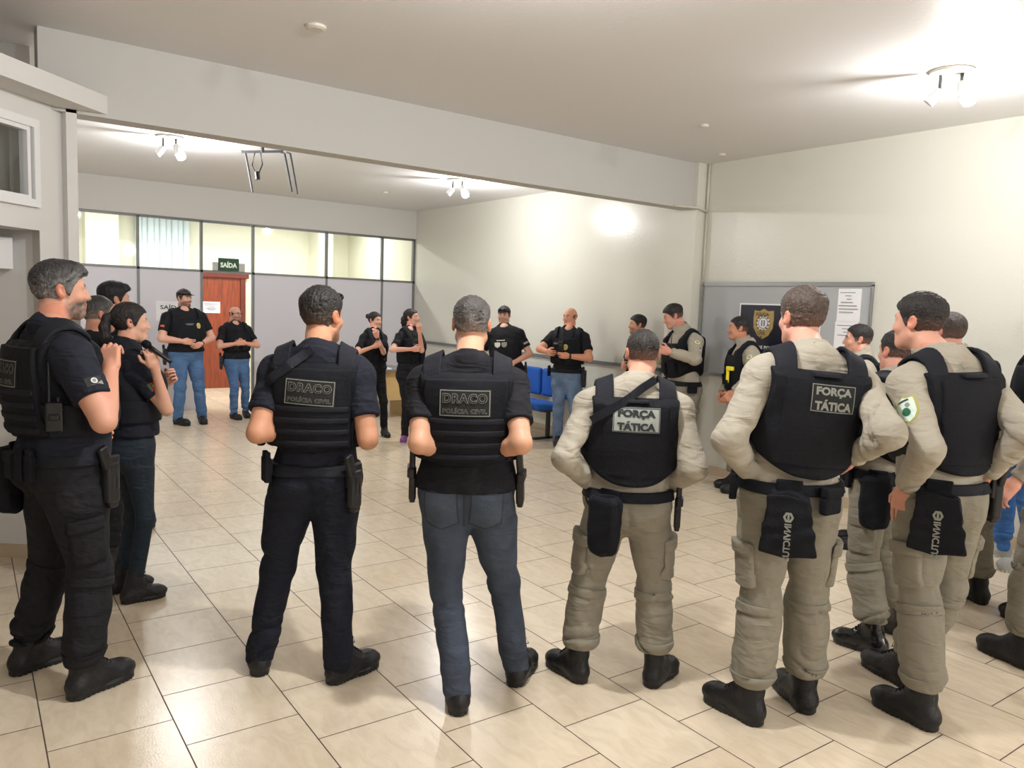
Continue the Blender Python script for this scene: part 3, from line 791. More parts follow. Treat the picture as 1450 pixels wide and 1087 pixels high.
        if soles and bo:
            def sole_f(P):
                q = ((P - o_) @ A.T) / k; tt = np.clip((q[:, 1] - .035) / .195, 0, 1); dx = q[:, 0] - .003 * tt; dy = q[:, 1] - (.035 + .195 * tt)
                so_ = np.sqrt(dx * dx + dy * dy) - np.interp(tt, [0, .3, .7, 1], [.042, .040, .052, .049]); return smax(so_, np.abs(q[:, 2] - .013) - .012, .004) * k
            part('sole', sole_f, c + np.array([-.2, -.2, -.02]), c + np.array([.2, .2, .06]), .005, soles, bo, slack=.02)
        if fine and bo:   # laces
            L = MB(); fr = lambda x, y, z: o_ + (r_ * x + t * y + UP * z) * k - base
            c0_ = ((ank[i] - o_) @ A.T) / k; c0_ = c0_ + unit(((kn[i] - o_) @ A.T) / k - c0_) * .05 + np.array([0, .012, 0]); c1_ = np.array([0, .165, .062]) if boot_h > .1 else np.array([0, .16, .055])
            nn = unit(np.cross(c1_ - c0_, [1, 0, 0])); nn = nn if nn[2] > 0 else -nn
            for j in range(5):
                t_ = .12 + .17 * j; pc_ = c0_ + (c1_ - c0_) * t_ + nn * ((.044 if boot_h > .1 else .040) - .006 * t_)
                L.tube([fr(-.024, *(pc_ - nn * .008)[1:]), fr(-.010, *pc_[1:]), fr(.010, *(pc_ + (c1_ - c0_) * .05)[1:]), fr(.024, *(pc_ - nn * .008)[1:])], .0032, 6)
            t0_ = c0_ + (c1_ - c0_) * .1 + nn * .05; z_ = lambda x, u_, v_: fr(x, *(t0_ + nn * u_ + np.array([0, 0, v_]))[1:])
            L.tube([z_(0, 0, 0), z_(.022, .012, .018), z_(.036, .010, -.004), z_(.01, .002, -.006), z_(-.02, .012, .016), z_(-.036, .010, -.008), z_(0, 0, 0)], .0026, 6)
            L.obj('laces', M_SOLE, bo, smooth=True)
    # ---- vest
    rec['bvh'] = None
    vparent = body
    if vest:
        kind = vest
        g0 = {'plate': .030, 'tact': .040, 'soft': .026}[kind] * (1 if wid < 1.05 else 1.1)
        SU = .134 if not woman else .10
        def tq(P): q = (P - ch) @ At.T; return q[:, 0] / w, q[:, 1] / w, q[:, 2] / s
        def vest_f(P):
            u, v, z = tq(P); d = torso(P) - sl - g0 + wob(P, 91, 15, .004)
            bot = {'plate': -.215, 'tact': -.245, 'soft': -.23}[kind]
            if kind == 'tact': bz_ = bot + .10 * (np.abs(u) / .2) ** 2.5
            else: bz_ = bot + .02 * (np.abs(u) / .2) ** 2
            top_ = np.where(v < 0, .172, .105)
            d = d + (g0 - .014) * np.clip((z - .145) / .05, 0, 1)
            reg = np.minimum((z - top_) * s, (np.abs(np.abs(u) - SU) - .030) * w)
            d = smax(d, reg, .010)
            d = smax(d, (bz_ - z) * s, .012)
            arm = (1 - np.sqrt((np.minimum(np.abs(u) - .240, 0) / (.066 if kind != 'tact' else .062)) ** 2 + ((z - .09) / .16) ** 2)) * .06
            d = smax(d, arm, .012)
            for i in (0, 1):
                m = ln(P - (sho[i] + elb[i]) / 2) < .26 * s
                if m.any(): d[m] = smax(d[m], -(cone(P[m], sho[i], elb[i], .068 * ar, .055 * ar)), .008)
            hollow = torso(P) - sl + .012
            return np.maximum(d, -hollow)
        lo = np.minimum.reduce([*sho, pel]) - .22; hi = np.maximum.reduce([*sho, nb]) + .22; lo[2] = pel[2] - .02; hi[2] = nb[2] + .1
        vo = part('vest', vest_f, lo, hi, .0065 if fine else .009, F_VEST, keep='vest'); rec['vest_o'] = vo
        def sub(name, region, g1, m, h=None):
            def f(P):
                u, v, z = tq(P); d = torso(P) - sl
                return smax(np.maximum(d - g1, -(d - min(g0 - .006, g1 - .016))), region(u, v, z), .005)
            o = part(name, f, lo, hi, h or (.0055 if fine else .009), m, vo, keep=name); return o
        bu = lambda u, v, z, hw, z0, z1: np.maximum(np.abs(u) - hw, np.maximum(z0 - z, z - z1))
        if fine:
            if kind == 'plate':
                sub('back_panel', lambda u, v, z: np.maximum(bu(u, v, z, .158, -.195, .150) * s, v), g0 + .018, F_VEST)
                rows = lambda u, v, z: np.maximum(np.maximum(bu(u, v, z, .152, -.185, .0) * s, v), (np.abs(((z + .185) % .05) - .0125) - .0125) * s)
                sub('webbing', rows, g0 + .023, F_BAND, .0045)
                for q in (-1, 1):
                    sub('shoulder_pad', lambda u, v, z, q=q: np.maximum(np.maximum(np.abs(u - q * SU) - .036, .150 - z) * w, v - .06), .026, F_BAND)
                for q in (-1, 1): sub('cummerbund', lambda u, v, z, q=q: np.maximum(.158 - u * q, np.maximum(-.20 - z, z + .07)) * s, g0 + .008, F_BAND)
            elif kind == 'tact':
                for q in (-1, 1):
                    sub('shoulder_pad', lambda u, v, z, q=q: np.maximum(np.maximum(np.abs(u - q * SU) - .038, .155 - z) * w, v - .07), .028, F_BAND)
                sub('drag_handle', lambda u, v, z: np.maximum(bu(u, v, z, .05, .152, .170) * s, v), g0 + .014, F_BAND, .004)
                sub('back_panel', lambda u, v, z: np.maximum(bu(u, v, z, .14, -.20, .145) * s, v), g0 + .005, F_VEST)
        else:
            for q in (-1, 1): sub('shoulder_strap', lambda u, v, z, q=q: np.maximum(np.abs(u - q * SU) - .026, .06 - z) * w, .022, F_BAND)
            sub('chest_pouch', lambda u, v, z: np.maximum(np.maximum(np.abs(np.abs(u) - .065) - .045, np.maximum(-.20 - z, z + .09)) * s, -v), g0 + .02, F_VEST)
        vv = rec.get('vest')
        if vv:
            vb = bvh_of(*vv)
            if 'back_panel' in rec:
                V1, F1 = vv; V2, F2 = rec['back_panel']; V3, F3 = (V2, F2)
                if 'webbing' in rec: pass
                vb = bvh_of(np.concatenate([V1, V2]), np.concatenate([F1, F2 + len(V1)]))
            rec['bvh'] = vb
    # ---- belt and gear
    if hem is None or gear:
        def belt_f(P):
            d = trousers_f2(P); u = np.maximum(d - .011, -(d + .01))
            return smax(u, np.abs(P[:, 2] - (bz - .022)) - .024, .004)
        def trousers_f2(P):
            hipd = ell(P, pel, (.186 * w, .128 * w, .155 * s), Ap)
            hipd = smin(hipd, np.minimum(*[ell(P, pel + rb * q * .078 * w - fb * .052 * s - UP * .045 * s, (.098 * w, .092 * s, .105 * s)) for q in (-1, 1)]), .04)
            hipd = smin(hipd, smin(legf(P, 0), legf(P, 1), .012), .05)
            return np.minimum(hipd, torso(P) - sl - .004)
        lo = pel - np.array([.3, .3, .08]); hi = pel + np.array([.3, .3, .2])
        bo = part('belt', belt_f, lo, hi, .006 if fine else .009, F_BAND, keep='belt')
        if bo:
            bb = bvh_of(*rec['belt'])
            for g in gear:
                kind, ang, dz = g[:3]; tilt = g[3] if len(g) > 3 else 0
                a = math.radians(ang); out = math.cos(a) * fb + math.sin(a) * rb
                o = np.array([pel[0], pel[1], bz - .022])
                h = bb.ray_cast(Vector(o + out * .5), Vector(-out), .6)
                p = np.array(h[0]) if h[0] is not None else o + out * .16
                p = p + UP * dz * s + out * .0 - base
                ux = UP + math.radians(tilt) * np.cross(out, UP)
                g_o = link(GEARNAME[kind], gear_mesh(kind), [], bo); g_o.matrix_local = frame_mat(p, out, ux) @ Matrix.Scale(s, 4)
                rec.setdefault('gear', []).append((kind, g_o, p + base, out))
    return rec

def vest_place(r, u, z, back=True):
    """point and outward direction on the vest, in chest coordinates"""
    At = r['At']; out = -At[1] if back else At[1]
    return r['ch'] + At[0] * u + At[2] * z + out * .22, out
def patch_back(r, u, z, w, h, lines, style, roll=0):
    c, out = vest_place(r, u, z)
    up = r['At'][2] + math.radians(roll) * r['At'][0]
    layers = [(*t_grid(w, h, 10, 6), 0)]
    if style == 'outline':
        layers.append((*t_frame(w * .97, h * .95, .0035), 1))
        for s_, yc, hh, ww in lines:
            big = t_text(s_, .1, .0055, 1.12); sm = t_text(s_, .1, .0015, 1.12)
            a = big[0].min(0); b = big[0].max(0); sc = np.array([ww, hh]) / (b - a)
            layers.append(((big[0] - (a + b) / 2) * sc + [0, yc], big[1], 1)); layers.append(((sm[0] - (a + b) / 2) * sc + [0, yc], sm[1], 0))
        ms = [M_PATCHK, M_GREYL]
    elif style == 'grey':
        layers.append((*t_frame(w * .98, h * .97, .003), 1))
        for s_, yc, hh, ww in lines: layers.append((*fit(t_text(s_, .1, .006), ww, hh, (0, yc)), 1))
        ms = [M_PATCHG, M_PATCHD]
    else:
        layers.append((*t_frame(w * .98, h * .97, .003), 1))
        for s_, yc, hh, ww in lines: layers.append((*fit(t_text(s_, .1, .005), ww, hh, (0, yc)), 1))
        ms = [M_PATCHK, M_GREYL]
    return wrap('name_patch', layers, ms, r['bvh'], c, out, up, r['vest_o'], r['base'])
def chest_mark(r, name, layers, mats, u, z, tgt=None):
    c, out = vest_place(r, u, z, False)
    b = r['bvh']; par = r.get('vest_o')
    if tgt == 'shirt' or b is None: b = bvh_of(*r['shirt']); par = r['shirt_o']
    return wrap(name, layers, mats, b, c, out, r['At'][2], par, r['base'], .004)
SHIELD = [(0, .05), (.015, .042), (.034, .044), (.036, .02), (.034, -.015), (.02, -.04), (0, -.052), (-.02, -.04), (-.034, -.015), (-.036, .02), (-.034, .044), (-.015, .042)]
def sleeve_mark(r, name, i, t, layers, mats, out_mix=(1, 0), sb=None):
    a = r['sho'][i] * (1 - t) + r['elb'][i] * t; ax = unit(r['elb'][i] - r['sho'][i])
    out = r['rc'] * (1 if i else -1) * out_mix[0] + r['fc'] * out_mix[1]
    out = unit(out - ax * (out @ ax))
    return wrap(name, layers, mats, bvh_of(*r['shirt']), a + out * .06, out, -ax, r['shirt_o'], r['base'], .0025)
GREY = {}
# ------------------------------------------------------------------ the room
XW, XF, YB, YP, YD, ZC, ZB = 6.76, 6.93, 5.72, 12.35, 15.07, 3.35, 2.863
def wallpaint(name, col, rough, bstr, bscale=60):
    m = mat(name, col, rough, .5, nscale=bscale, nstr=bstr); return m
M_WALLN = wallpaint('cream_gloss_paint', S(212, 211, 201), .28, .12, 45)
M_WALLW = wallpaint('white_paint', S(212, 211, 209), .7, .05); M_BEAM = wallpaint('grey_white_beam_paint', S(189, 188, 185), .7, .05)
M_CEIL = wallpaint('grey_white_ceiling_paint', S(220, 219, 220), .45, .12, 25)
M_PLAS = wallpaint('pale_lilac_laminate', S(212, 211, 220), .45, .02)
M_ALU = mat('grey_aluminium', S(120, 122, 122), .45, .5, metal=.35); M_WFR = mat('white_window_frame', S(225, 226, 228), .4)
M_BASE = mat('beige_baseboard_tile', S(190, 172, 148), .3, .5, var=.06)
M_WOODD = mat('red_brown_wood', S(134, 62, 36), .4, .5, nscale=12, nstr=.1, var=.3, vscale=5, stretch=(6, 6, .6)); M_WOODF = mat('dark_red_wood', S(104, 44, 30), .45, .5, var=.15, stretch=(6, 6, .6))
M_GLASS = None
def glass():
    m = bpy.data.materials.new('clear_glass'); m.use_nodes = True; nt = m.node_tree; N = nt.nodes; L = nt.links; N.remove(N['Principled BSDF'])
    t = N.new('ShaderNodeBsdfTransparent'); t.inputs[0].default_value = (.93, .95, .94, 1); g = N.new('ShaderNodeBsdfGlossy'); g.inputs['Roughness'].default_value = .03
    mx = N.new('ShaderNodeMixShader'); mx.inputs[0].default_value = .05; L.new(t.outputs[0], mx.inputs[1]); L.new(g.outputs[0], mx.inputs[2]); L.new(mx.outputs[0], N['Material Output'].inputs['Surface']); return m
M_GLASS = glass()
def floor_mat():
    m = bpy.data.materials.new('beige_floor_tiles'); m.use_nodes = True; nt = m.node_tree; N = nt.nodes; L = nt.links; b = N['Principled BSDF']
    tc = N.new('ShaderNodeTexCoord'); sp = N.new('ShaderNodeSeparateXYZ'); L.new(tc.outputs['Object'], sp.inputs[0])
    c, s = math.cos(.02434441), math.sin(.02434441)
    def lin(a, bb, k):
        m1 = N.new('ShaderNodeMath'); m1.operation = 'MULTIPLY'; m1.inputs[1].default_value = a; L.new(sp.outputs[0], m1.inputs[0])
        m2 = N.new('ShaderNodeMath'); m2.operation = 'MULTIPLY_ADD'; m2.inputs[1].default_value = bb; L.new(sp.outputs[1], m2.inputs[0]); L.new(m1.outputs[0], m2.inputs[2])
        m3 = N.new('ShaderNodeMath'); m3.operation = 'ADD'; m3.inputs[1].default_value = k; L.new(m2.outputs[0], m3.inputs[0]); return m3
    W, R = .4487, .452
    u = lin(s, c, -4.397 + W * 40.5); v = lin(c, -s, -.6645 + R * 40)
    cb = N.new('ShaderNodeCombineXYZ'); L.new(u.outputs[0], cb.inputs[0]); L.new(v.outputs[0], cb.inputs[1])
    br = N.new('ShaderNodeTexBrick'); L.new(cb.outputs[0], br.inputs['Vector'])
    br.inputs['Scale'].default_value = 1; br.inputs['Brick Width'].default_value = W; br.inputs['Row Height'].default_value = R; br.inputs['Mortar Size'].default_value = .0028; br.inputs['Mortar Smooth'].default_value = .1; br.inputs['Bias'].default_value = 0
    br.offset = .5; br.offset_frequency = 2
    br.inputs['Color1'].default_value = (*S(222, 208, 186), 1); br.inputs['Color2'].default_value = (*S(217, 201, 177), 1); br.inputs['Mortar'].default_value = (*S(78, 66, 58), 1)
    mp = N.new('ShaderNodeMapping'); mp.inputs['Scale'].default_value = (2.2, 5, 1); mp.inputs['Rotation'].default_value = (0, 0, .35); L.new(cb.outputs[0], mp.inputs[0])
    n = N.new('ShaderNodeTexNoise'); n.inputs['Scale'].default_value = 3; n.inputs['Detail'].default_value = 8; n.inputs['Distortion'].default_value = 1.2; L.new(mp.outputs[0], n.inputs['Vector'])
    r = N.new('ShaderNodeValToRGB'); r.color_ramp.elements[0].position = .35; r.color_ramp.elements[0].color = (.93, .91, .88, 1); r.color_ramp.elements[1].position = .62; r.color_ramp.elements[1].color = (1.03, 1.03, 1.03, 1); L.new(n.outputs[0], r.inputs[0])
    mx = N.new('ShaderNodeMix'); mx.data_type = 'RGBA'; mx.blend_type = 'MULTIPLY'; mx.inputs[0].default_value = 1; L.new(br.outputs['Color'], mx.inputs[6]); L.new(r.outputs[0], mx.inputs[7]); L.new(mx.outputs[2], b.inputs['Base Color'])
    rr = N.new('ShaderNodeMapRange'); rr.inputs[3].default_value = .23; rr.inputs[4].default_value = .75; L.new(br.outputs['Fac'], rr.inputs[0]); L.new(rr.outputs[0], b.inputs['Roughness'])
    n2 = N.new('ShaderNodeTexNoise'); n2.inputs['Scale'].default_value = 140; n2.inputs['Detail'].default_value = 2; L.new(tc.outputs['Object'], n2.inputs['Vector'])
    bp = N.new('ShaderNodeBump'); bp.inputs['Strength'].default_value = .06; bp.inputs['Distance'].default_value = .01; L.new(n2.outputs[0], bp.inputs['Height'])
    bp2 = N.new('ShaderNodeBump'); bp2.invert = True; bp2.inputs['Strength'].default_value = .4; bp2.inputs['Distance'].default_value = .002; L.new(br.outputs['Fac'], bp2.inputs['Height']); L.new(bp.outputs[0], bp2.inputs['Normal']); L.new(bp2.outputs[0], b.inputs['Normal'])
    return m
M_FLOOR = floor_mat()
def struct(name, mb, m, **k):
    return tag(mb.obj(name, m, **k), kind='structure')
X0, Y0 = -3.4, -4.6
struct('floor', MB().box((X0, Y0, -.1), (7.3, 16, 0)), M_FLOOR)
struct('ceiling', MB().box((X0, Y0, ZC), (7.3, 16, ZC + .1)), M_CEIL)
struct('wall_right', MB().box((XW, Y0, 0), (7.3, YB + .0, ZC)), M_WALLN)
struct('wall_right_far', MB().box((XF, 5.9, 0), (7.3, 15.2, ZC)), M_WALLN)
struct('wall_behind_camera', MB().box((X0, Y0 - .2, 0), (7.3, Y0, ZC)), M_WALLW)
struct('wall_left', MB().box((X0 - .2, Y0, 0), (X0, 8, ZC)), M_WALLW)
struct('wall_left_far', MB().box((.1, 6.9, 0), (.3, 15.2, ZC)), M_WALLW)
# pier and beam between the two halves of the hall
struct('trim_pier_right', MB().box((6.61, 5.66, 0), (7.3, 6.02, ZC)), M_WALLN)
struct('trim_beam', MB().box((.555, YB, ZB), (6.62, 5.90, ZC)), M_BEAM)
struct('trim_pier_left', MB().prism([(.535, 5.635), (.68, 5.78), (.70, 5.72), (.76, 5.72), (.76, 6.05), (.45, 6.05)], 0, ZB + .02), M_WALLW)
# slanting upper wall with its ledge, on the left
d45 = np.array([1, 1]) / 2 ** .5; n45 = np.array([-1, 1]) / 2 ** .5
def strip45(p, L0, L1, th):
    p = np.array(p); return [tuple(p - d45 * L0), tuple(p + d45 * L1), tuple(p + d45 * L1 + n45 * th), tuple(p - d45 * L0 + n45 * th)]
P45 = (.535, 5.635)
win = (.015, .60)   # span of the window back from the pier along the slanting wall
up = MB().prism(strip45(P45, win[0], 0, .18), 2.11, 2.90).prism(strip45(P45, win[1], -win[0], .18), 2.11, 2.245).prism(strip45(P45, win[1], -win[0], .18), 2.765, 2.90).prism(strip45(P45, 4.2, -win[1], .18), 2.11, 2.90)
struct('wall_left_slanting', up, M_WALLW)
struct('trim_ledge', MB().prism([(.945, 5.73), (.0 - 2.6, 2.185), (-2.9, 2.5), (.55, 5.95), (.75, 5.95)], 2.885, 3.0), M_WALLW)
struct('wall_left_upper', MB().box((X0, 6.25, 2.88), (.56, 6.45, ZC)), M_WALLW)
struct('wall_left_recess', MB().prism([(.52, 5.76), (-2.6, 8.17), (-2.5, 8.3), (.62, 5.9)], 0, 2.95), M_WALLW)
struct('trim_recess_box', MB().box((-.4, 5.75, 1.87), (.40, 6.4, 2.06)), M_WFR)
struct('baseboard_recess', MB().prism([(.515, 5.752), (-2.6, 8.158), (-2.59, 8.17), (.52, 5.765)], 0, .09), M_BASE)
struct('baseboard_right', MB().box((XW - .012, Y0, 0), (XW + .01, YB - .05, .10)), M_BASE)
struct('baseboard_right_far', MB().box((XF - .012, 6.0, 0), (XF + .01, YP, .10)), M_BASE)
struct('baseboard_pier', MB().box((6.598, 5.648, 0), (6.75, 6.03, .10)), M_BASE)
# slanting window
wd = MB()
def bar45(l0, l1, z0, z1, o0=-.03, o1=.05, mi=0):
    p = np.array(P45); q = [p - d45 * l1 + n45 * o0, p - d45 * l0 + n45 * o0, p - d45 * l0 + n45 * o1, p - d45 * l1 + n45 * o1]; wd.prism([tuple(x) for x in q], z0, z1, mi)
a, b = win
bar45(a, b, 2.715, 2.765); bar45(a, b, 2.245, 2.29); bar45(a, a + .045, 2.29, 2.715); bar45(a + .06, a + .085, 2.29, 2.715, -.015, .04); bar45(b - .05, b, 2.29, 2.715); bar45(a + .085, b, 2.29, 2.31, -.015, .04); bar45(a + .085, b, 2.69, 2.715, -.015, .04)
wf = struct('window_1', wd, M_WFR)
wd = MB(); bar45(a + .08, b - .05, 2.30, 2.70, .01, .016); g1 = wd.obj('pane', M_GLASS, wf)
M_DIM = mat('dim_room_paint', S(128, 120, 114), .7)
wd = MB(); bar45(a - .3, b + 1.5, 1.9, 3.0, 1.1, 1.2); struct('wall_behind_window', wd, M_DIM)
# panel partition with glazed upper strip
XA, XB = .3, 6.95
mull = [1.60, 2.385, 3.265, 4.045, 5.265, 6.29, 6.93]
struct('wall_back_upper', MB().box((XA, YP - .06, 2.87), (XF + .05, YP + .08, ZC)), M_WALLW)
for i, (a, b) in enumerate(((XA, 2.385), (2.385, 3.265), (4.045, 5.265), (5.265, 6.29), (6.29, 6.93))):
    struct('wall_back_panel_%d' % (i + 1), MB().box((a + .014, YP - .02, 0), (b - .014, YP + .02, 2.10)), M_PLAS, bevel=.003)
fr = MB().box((XA, YP - .03, 2.09), (6.95, YP + .03, 2.125)).box((XA, YP - .03, 2.835), (6.95, YP + .03, 2.875))
for x in mull[:6]: fr.box((x - .018, YP - .03, 0 if x != 1.60 else 2.1), (x + .018, YP + .03, 2.85))
fr.box((6.89, YP - .03, 0), (6.95, YP + .03, 2.85))
struct('trim_partition_frame', fr, M_ALU)
for i, (a, b) in enumerate(zip(mull[:-1], mull[1:])):
    struct('window_%d' % (i + 2), MB().box((a + .018, YP - .004, 2.125), (b - .018, YP + .004, 2.835)), M_GLASS)
# room behind the partition
M_CREAM = wallpaint('cream_wall_paint', S(226, 224, 205), .6, .04)
struct('wall_corridor_back', MB().box((.3, YD, 0), (3.95, YD + .2, ZC)).box((4.80, YD, 0), (7.0, YD + .2, ZC)).box((3.95, YD, 2.17), (4.80, YD + .2, ZC)), M_CREAM)
struct('wall_corridor_right', MB().box((6.9, YP, 0), (6.95, YD, ZC)), M_CREAM)
struct('trim_corridor_pier', MB().box((2.05, YD - .35, 0), (2.55, YD, ZC)).box((6.05, YD - .5, 0), (6.35, YD, ZC)), M_CREAM)
M_CURT = mat('pale_blue_curtain', S(212, 224, 226), .7, var=.03)
cb = MB()
for k in range(9):
    x = 2.9 + .1 * k; cb.tube([(x, YD - .12 + .03 * (k % 2), .1), (x, YD - .12 + .03 * (k % 2), 3.2)], .055, 10)
tag(cb.obj('curtain', M_CURT, smooth=True), 'pale blue pleated curtain hanging behind the glazed strip left of the door', 'curtain')
dr = MB().box((3.975, YD - .03, 0), (4.70, YD + .03, 2.08))
do = struct('door_1', dr, M_WOODD, bevel=.004)
MB().box((3.93, YD - .06, 0), (3.985, YD + .1, 2.17)).box((4.69, YD - .06, 0), (4.78, YD + .1, 2.10)).box((3.93, YD - .08, 2.08), (4.84, YD + .1, 2.18)).obj('door_frame', M_WOODF, do, bevel=.004)
MB().tube([(4.62, YD - .03, 1.02), (4.62, YD - .08, 1.02), (4.53, YD - .08, 1.02)], .011).obj('door_handle', M_SILV, do)
def flat(name, layers, mats, o, rt, upv, label=None, cat=None, parent=None, th=.004, step=.0012):
    """flat printed thing: first layer is the sheet with thickness, the rest lie on it"""
    o = np.asarray(o, float); rt = unit(rt); upv = unit(upv); out = np.cross(rt, upv); mb = MB()
    for k, (v, f, mi) in enumerate(layers):
        mb.add([o + rt * x + upv * y + out * (th + step * k) for x, y in v], f, mi)
        if k == 0:
            x0, y0 = v.min(0); x1, y1 = v.max(0); c = [(x0, y0), (x1, y0), (x1, y1), (x0, y1)]
            b = [o + rt * x + upv * y for x, y in c]; t_ = [p + out * th for p in b]
            mb.add(b + t_, [(0, 1, 5, 4), (1, 2, 6, 5), (2, 3, 7, 6), (3, 0, 4, 7), (3, 2, 1, 0)], mi)
    ob = mb.obj(name, mats, parent, None if parent else tuple(o))
    if label: tag(ob, label, cat)
    return ob
M_PAPER = mat('white_paper', S(236, 236, 240), .8); M_PRINT = mat('grey_print', S(120, 122, 128), .8); M_PRINTK = mat('black_print', S(60, 60, 64), .8)
M_SIGNG = mat('green_sign_face', S(10, 66, 40), .5); M_SIGNW = mat('sign_letters', S(215, 228, 205), .5, emit=(S(215, 228, 205), .25)); M_SIGNB = mat('grey_sign_box', S(190, 190, 188), .5)
RX = (1, 0, 0)
ex = empty('exit_sign', (3.66, YP - .03, 2.125), 'green exit sign standing on the partition rail above the wooden door', 'sign')
MB().box((3.42, YP - .07, 2.125), (3.90, YP - .031, 2.25)).obj('lamp_box', M_SIGNB, ex).matrix_parent_inverse = Matrix.Translation((-3.66, -(YP - .03), -2.125))
e2 = flat('sign_face', [(*t_grid(.31, .19, 1, 1), 0), (*fit(t_text('SAÍDA', .1, .004), .25, .095), 1)], [M_SIGNG, M_SIGNW], (3.65, YP - .072, 2.222), RX, UP, parent=ex, th=.012); e2.matrix_parent_inverse = Matrix.Translation((-3.66, -(YP - .03), -2.125))
p = on_y(237, 440, YP - .02)
flat('paper_notice', [(*t_grid(.42, .29, 1, 1), 0), (*fit(t_text('SAÍDA', .1, .002), .30, .075, (0, .06)), 1), (*fit(t_text('W', .1, .002), .07, .06, (-.10, -.06)), 1), (*t_grid(.18, .05, 1, 1, (.05, -.06)), 2)], [M_PAPER, M_PRINTK, M_PRINT], (p[0] + .05, YP - .021, p[2]), RX, UP, 'white paper notice taped to the partition behind the man in the cap', 'notice')
p = on_y(299, 435, YD - .03)
ll = [(*t_grid(.32, .21, 1, 1), 0)]
for k, (w_, y_) in enumerate(((.26, .07), (.25, .045), (.12, .01), (.2, -.02), (.14, -.045))):
    ll.append((*t_grid(w_, .010, 1, 1, (0, y_)), 1))
flat('paper_notice', ll, [M_PAPER, M_PRINT], (p[0], YD - .031, p[2]), RX, UP, 'white printed notice stuck on the red-brown door', 'notice')
# board on the right wall
M_BOARD = mat('grey_felt_board', S(172, 175, 178), .6, nscale=200, nstr=.15); M_BFR = mat('board_aluminium', S(150, 151, 150), .35, .5, metal=.6)
bd = empty('notice_board', (XW, 4.66, 1.10), 'wide grey notice board with aluminium frame on the right wall', 'notice board')
inv = Matrix.Translation((-XW, -4.66, -1.10))
def bpart(name, mb, m): o = mb.obj(name, m, bd, bevel=.002); o.matrix_parent_inverse = inv; return o
bpart('panel', MB().box((XW - .02, 3.71, 1.10), (XW, 5.60, 2.06)), M_BOARD)
bpart('frame', MB().box((XW - .032, 3.69, 2.045), (XW, 5.62, 2.085)).box((XW - .032, 3.69, 1.085), (XW, 5.62, 1.115)).box((XW - .032, 5.60, 1.1), (XW, 5.62, 2.06)).box((XW - .032, 3.69, 1.1), (XW, 3.71, 2.06)), M_BFR)
RY = (0, -1, 0)
M_POST = mat('navy_poster', S(20, 22, 38), .4); M_BADGE = mat('bronze_print', S(176, 152, 96), .5, var=.12, vscale=30); M_BADGED = mat('dark_bronze_print', S(92, 72, 30), .6)
def bpt(x, y): return on_x(x, y, XW - .025)
c0, c1 = bpt(1048, 429), bpt(1113, 527)
pw, ph = .93, .80
pc = np.array([XW - .02, c0[1] - pw / 2 + .0, c0[2] - ph / 2])
cen = bpt(1081, 458); bx, bz_ = (pc[1] - cen[1]), cen[2] - pc[2]
k = 2.95
sh = np.array(SHIELD) * np.array([1.12, 1.0])
bad = t_poly([tuple(q * k + [bx, bz_]) for q in sh]); bad_o = t_poly([tuple(q * k * 1.06 + [bx, bz_]) for q in sh])
lay = [(*t_grid(pw, ph, 1, 1), 2), (*t_grid(pw - .03, ph - .03, 1, 1), 0), (bad_o[0], bad_o[1], 4), (bad[0], bad[1], 3)]
lay += [(*t_star(.062, .080, 12, (bx, bz_ + .005)), 2), (*t_disc(.058, 24, (bx, bz_ + .005)), 5), (*t_disc(.05, 24, (bx, bz_ + .005)), 2), (*t_grid(.045, .06, 1, 1, (bx, bz_ + .005)), 5), (*t_grid(.012, .06, 1, 1, (bx, bz_ + .005)), 2)]
for q in range(12):
    lay.append((*t_disc(.009, 8, (bx + .073 * math.cos(q * PI / 6 + .26), bz_ + .005 + .073 * math.sin(q * PI / 6 + .26))), 4))
lay += [(*fit(t_text('POLÍCIA', .1, .003), .15, .045, (bx, bz_ + .097)), 4), (*fit(t_text('CIVIL', .1, .003), .10, .036, (bx, bz_ - .095)), 4), (*t_star(.008, .014, 5, (bx, bz_ - .135)), 4)]
lay += [(*fit(t_text('DE POLÍCIA', .1, .002), .27, .042, (bx + .10, bz_ - .235)), 2), (*fit(t_text('LITO', .1, .0), .12, .034, (bx + .05, bz_ - .30)), 2)]
flat('poster', lay, [M_POST, M_GOLD, M_PAPER, M_BADGE, M_BADGED, M_PRINT], pc, RY, UP, 'navy poster with a gold police badge pinned to the grey board', 'poster')
for (x, y, lab, rows) in ((1202, 432, 'white printed sheet at the top right of the grey board', 7), (1197, 478.5, 'white printed sheet below another at the right of the board', 4)):
    c = bpt(x, y); ll = [(*t_grid(.225, .30, 1, 1), 0)]
    for q in range(rows): ll.append((*t_grid((.15, .06, .05, .12, .18, .19, .14)[q], .006, 1, 1, (-.02 + .01 * (q % 3), .115 - .03 * q)), 1))
    flat('paper_sheet', ll, [M_PAPER, M_PRINT], (XW - .02, c[1], c[2]), RY, UP, lab, 'paper sheet')
# pipe on the pier, rail on the far wall
M_PIPE = mat('cream_pipe', S(206, 203, 190), .5)
MBp = MB().tube([(6.742, 5.625, ZC), (6.742, 5.625, 2.84)], .012).tube([(6.742, 5.625, 2.84), (6.742, 5.625, 2.08)], .009).tube([(6.742, 5.61, 2.84), (6.59, 5.63, 2.87), (6.3, 5.70, 2.87)], .011)
tag(MBp.obj('conduit_pipe', M_PIPE, smooth=True), 'thin cream conduit running up the pier beside the grey board', 'pipe')
struct('trim_chair_rail', MB().box((XF - .03, 6.02, 1.045), (XF + .01, YP - .05, 1.085)), M_ALU)
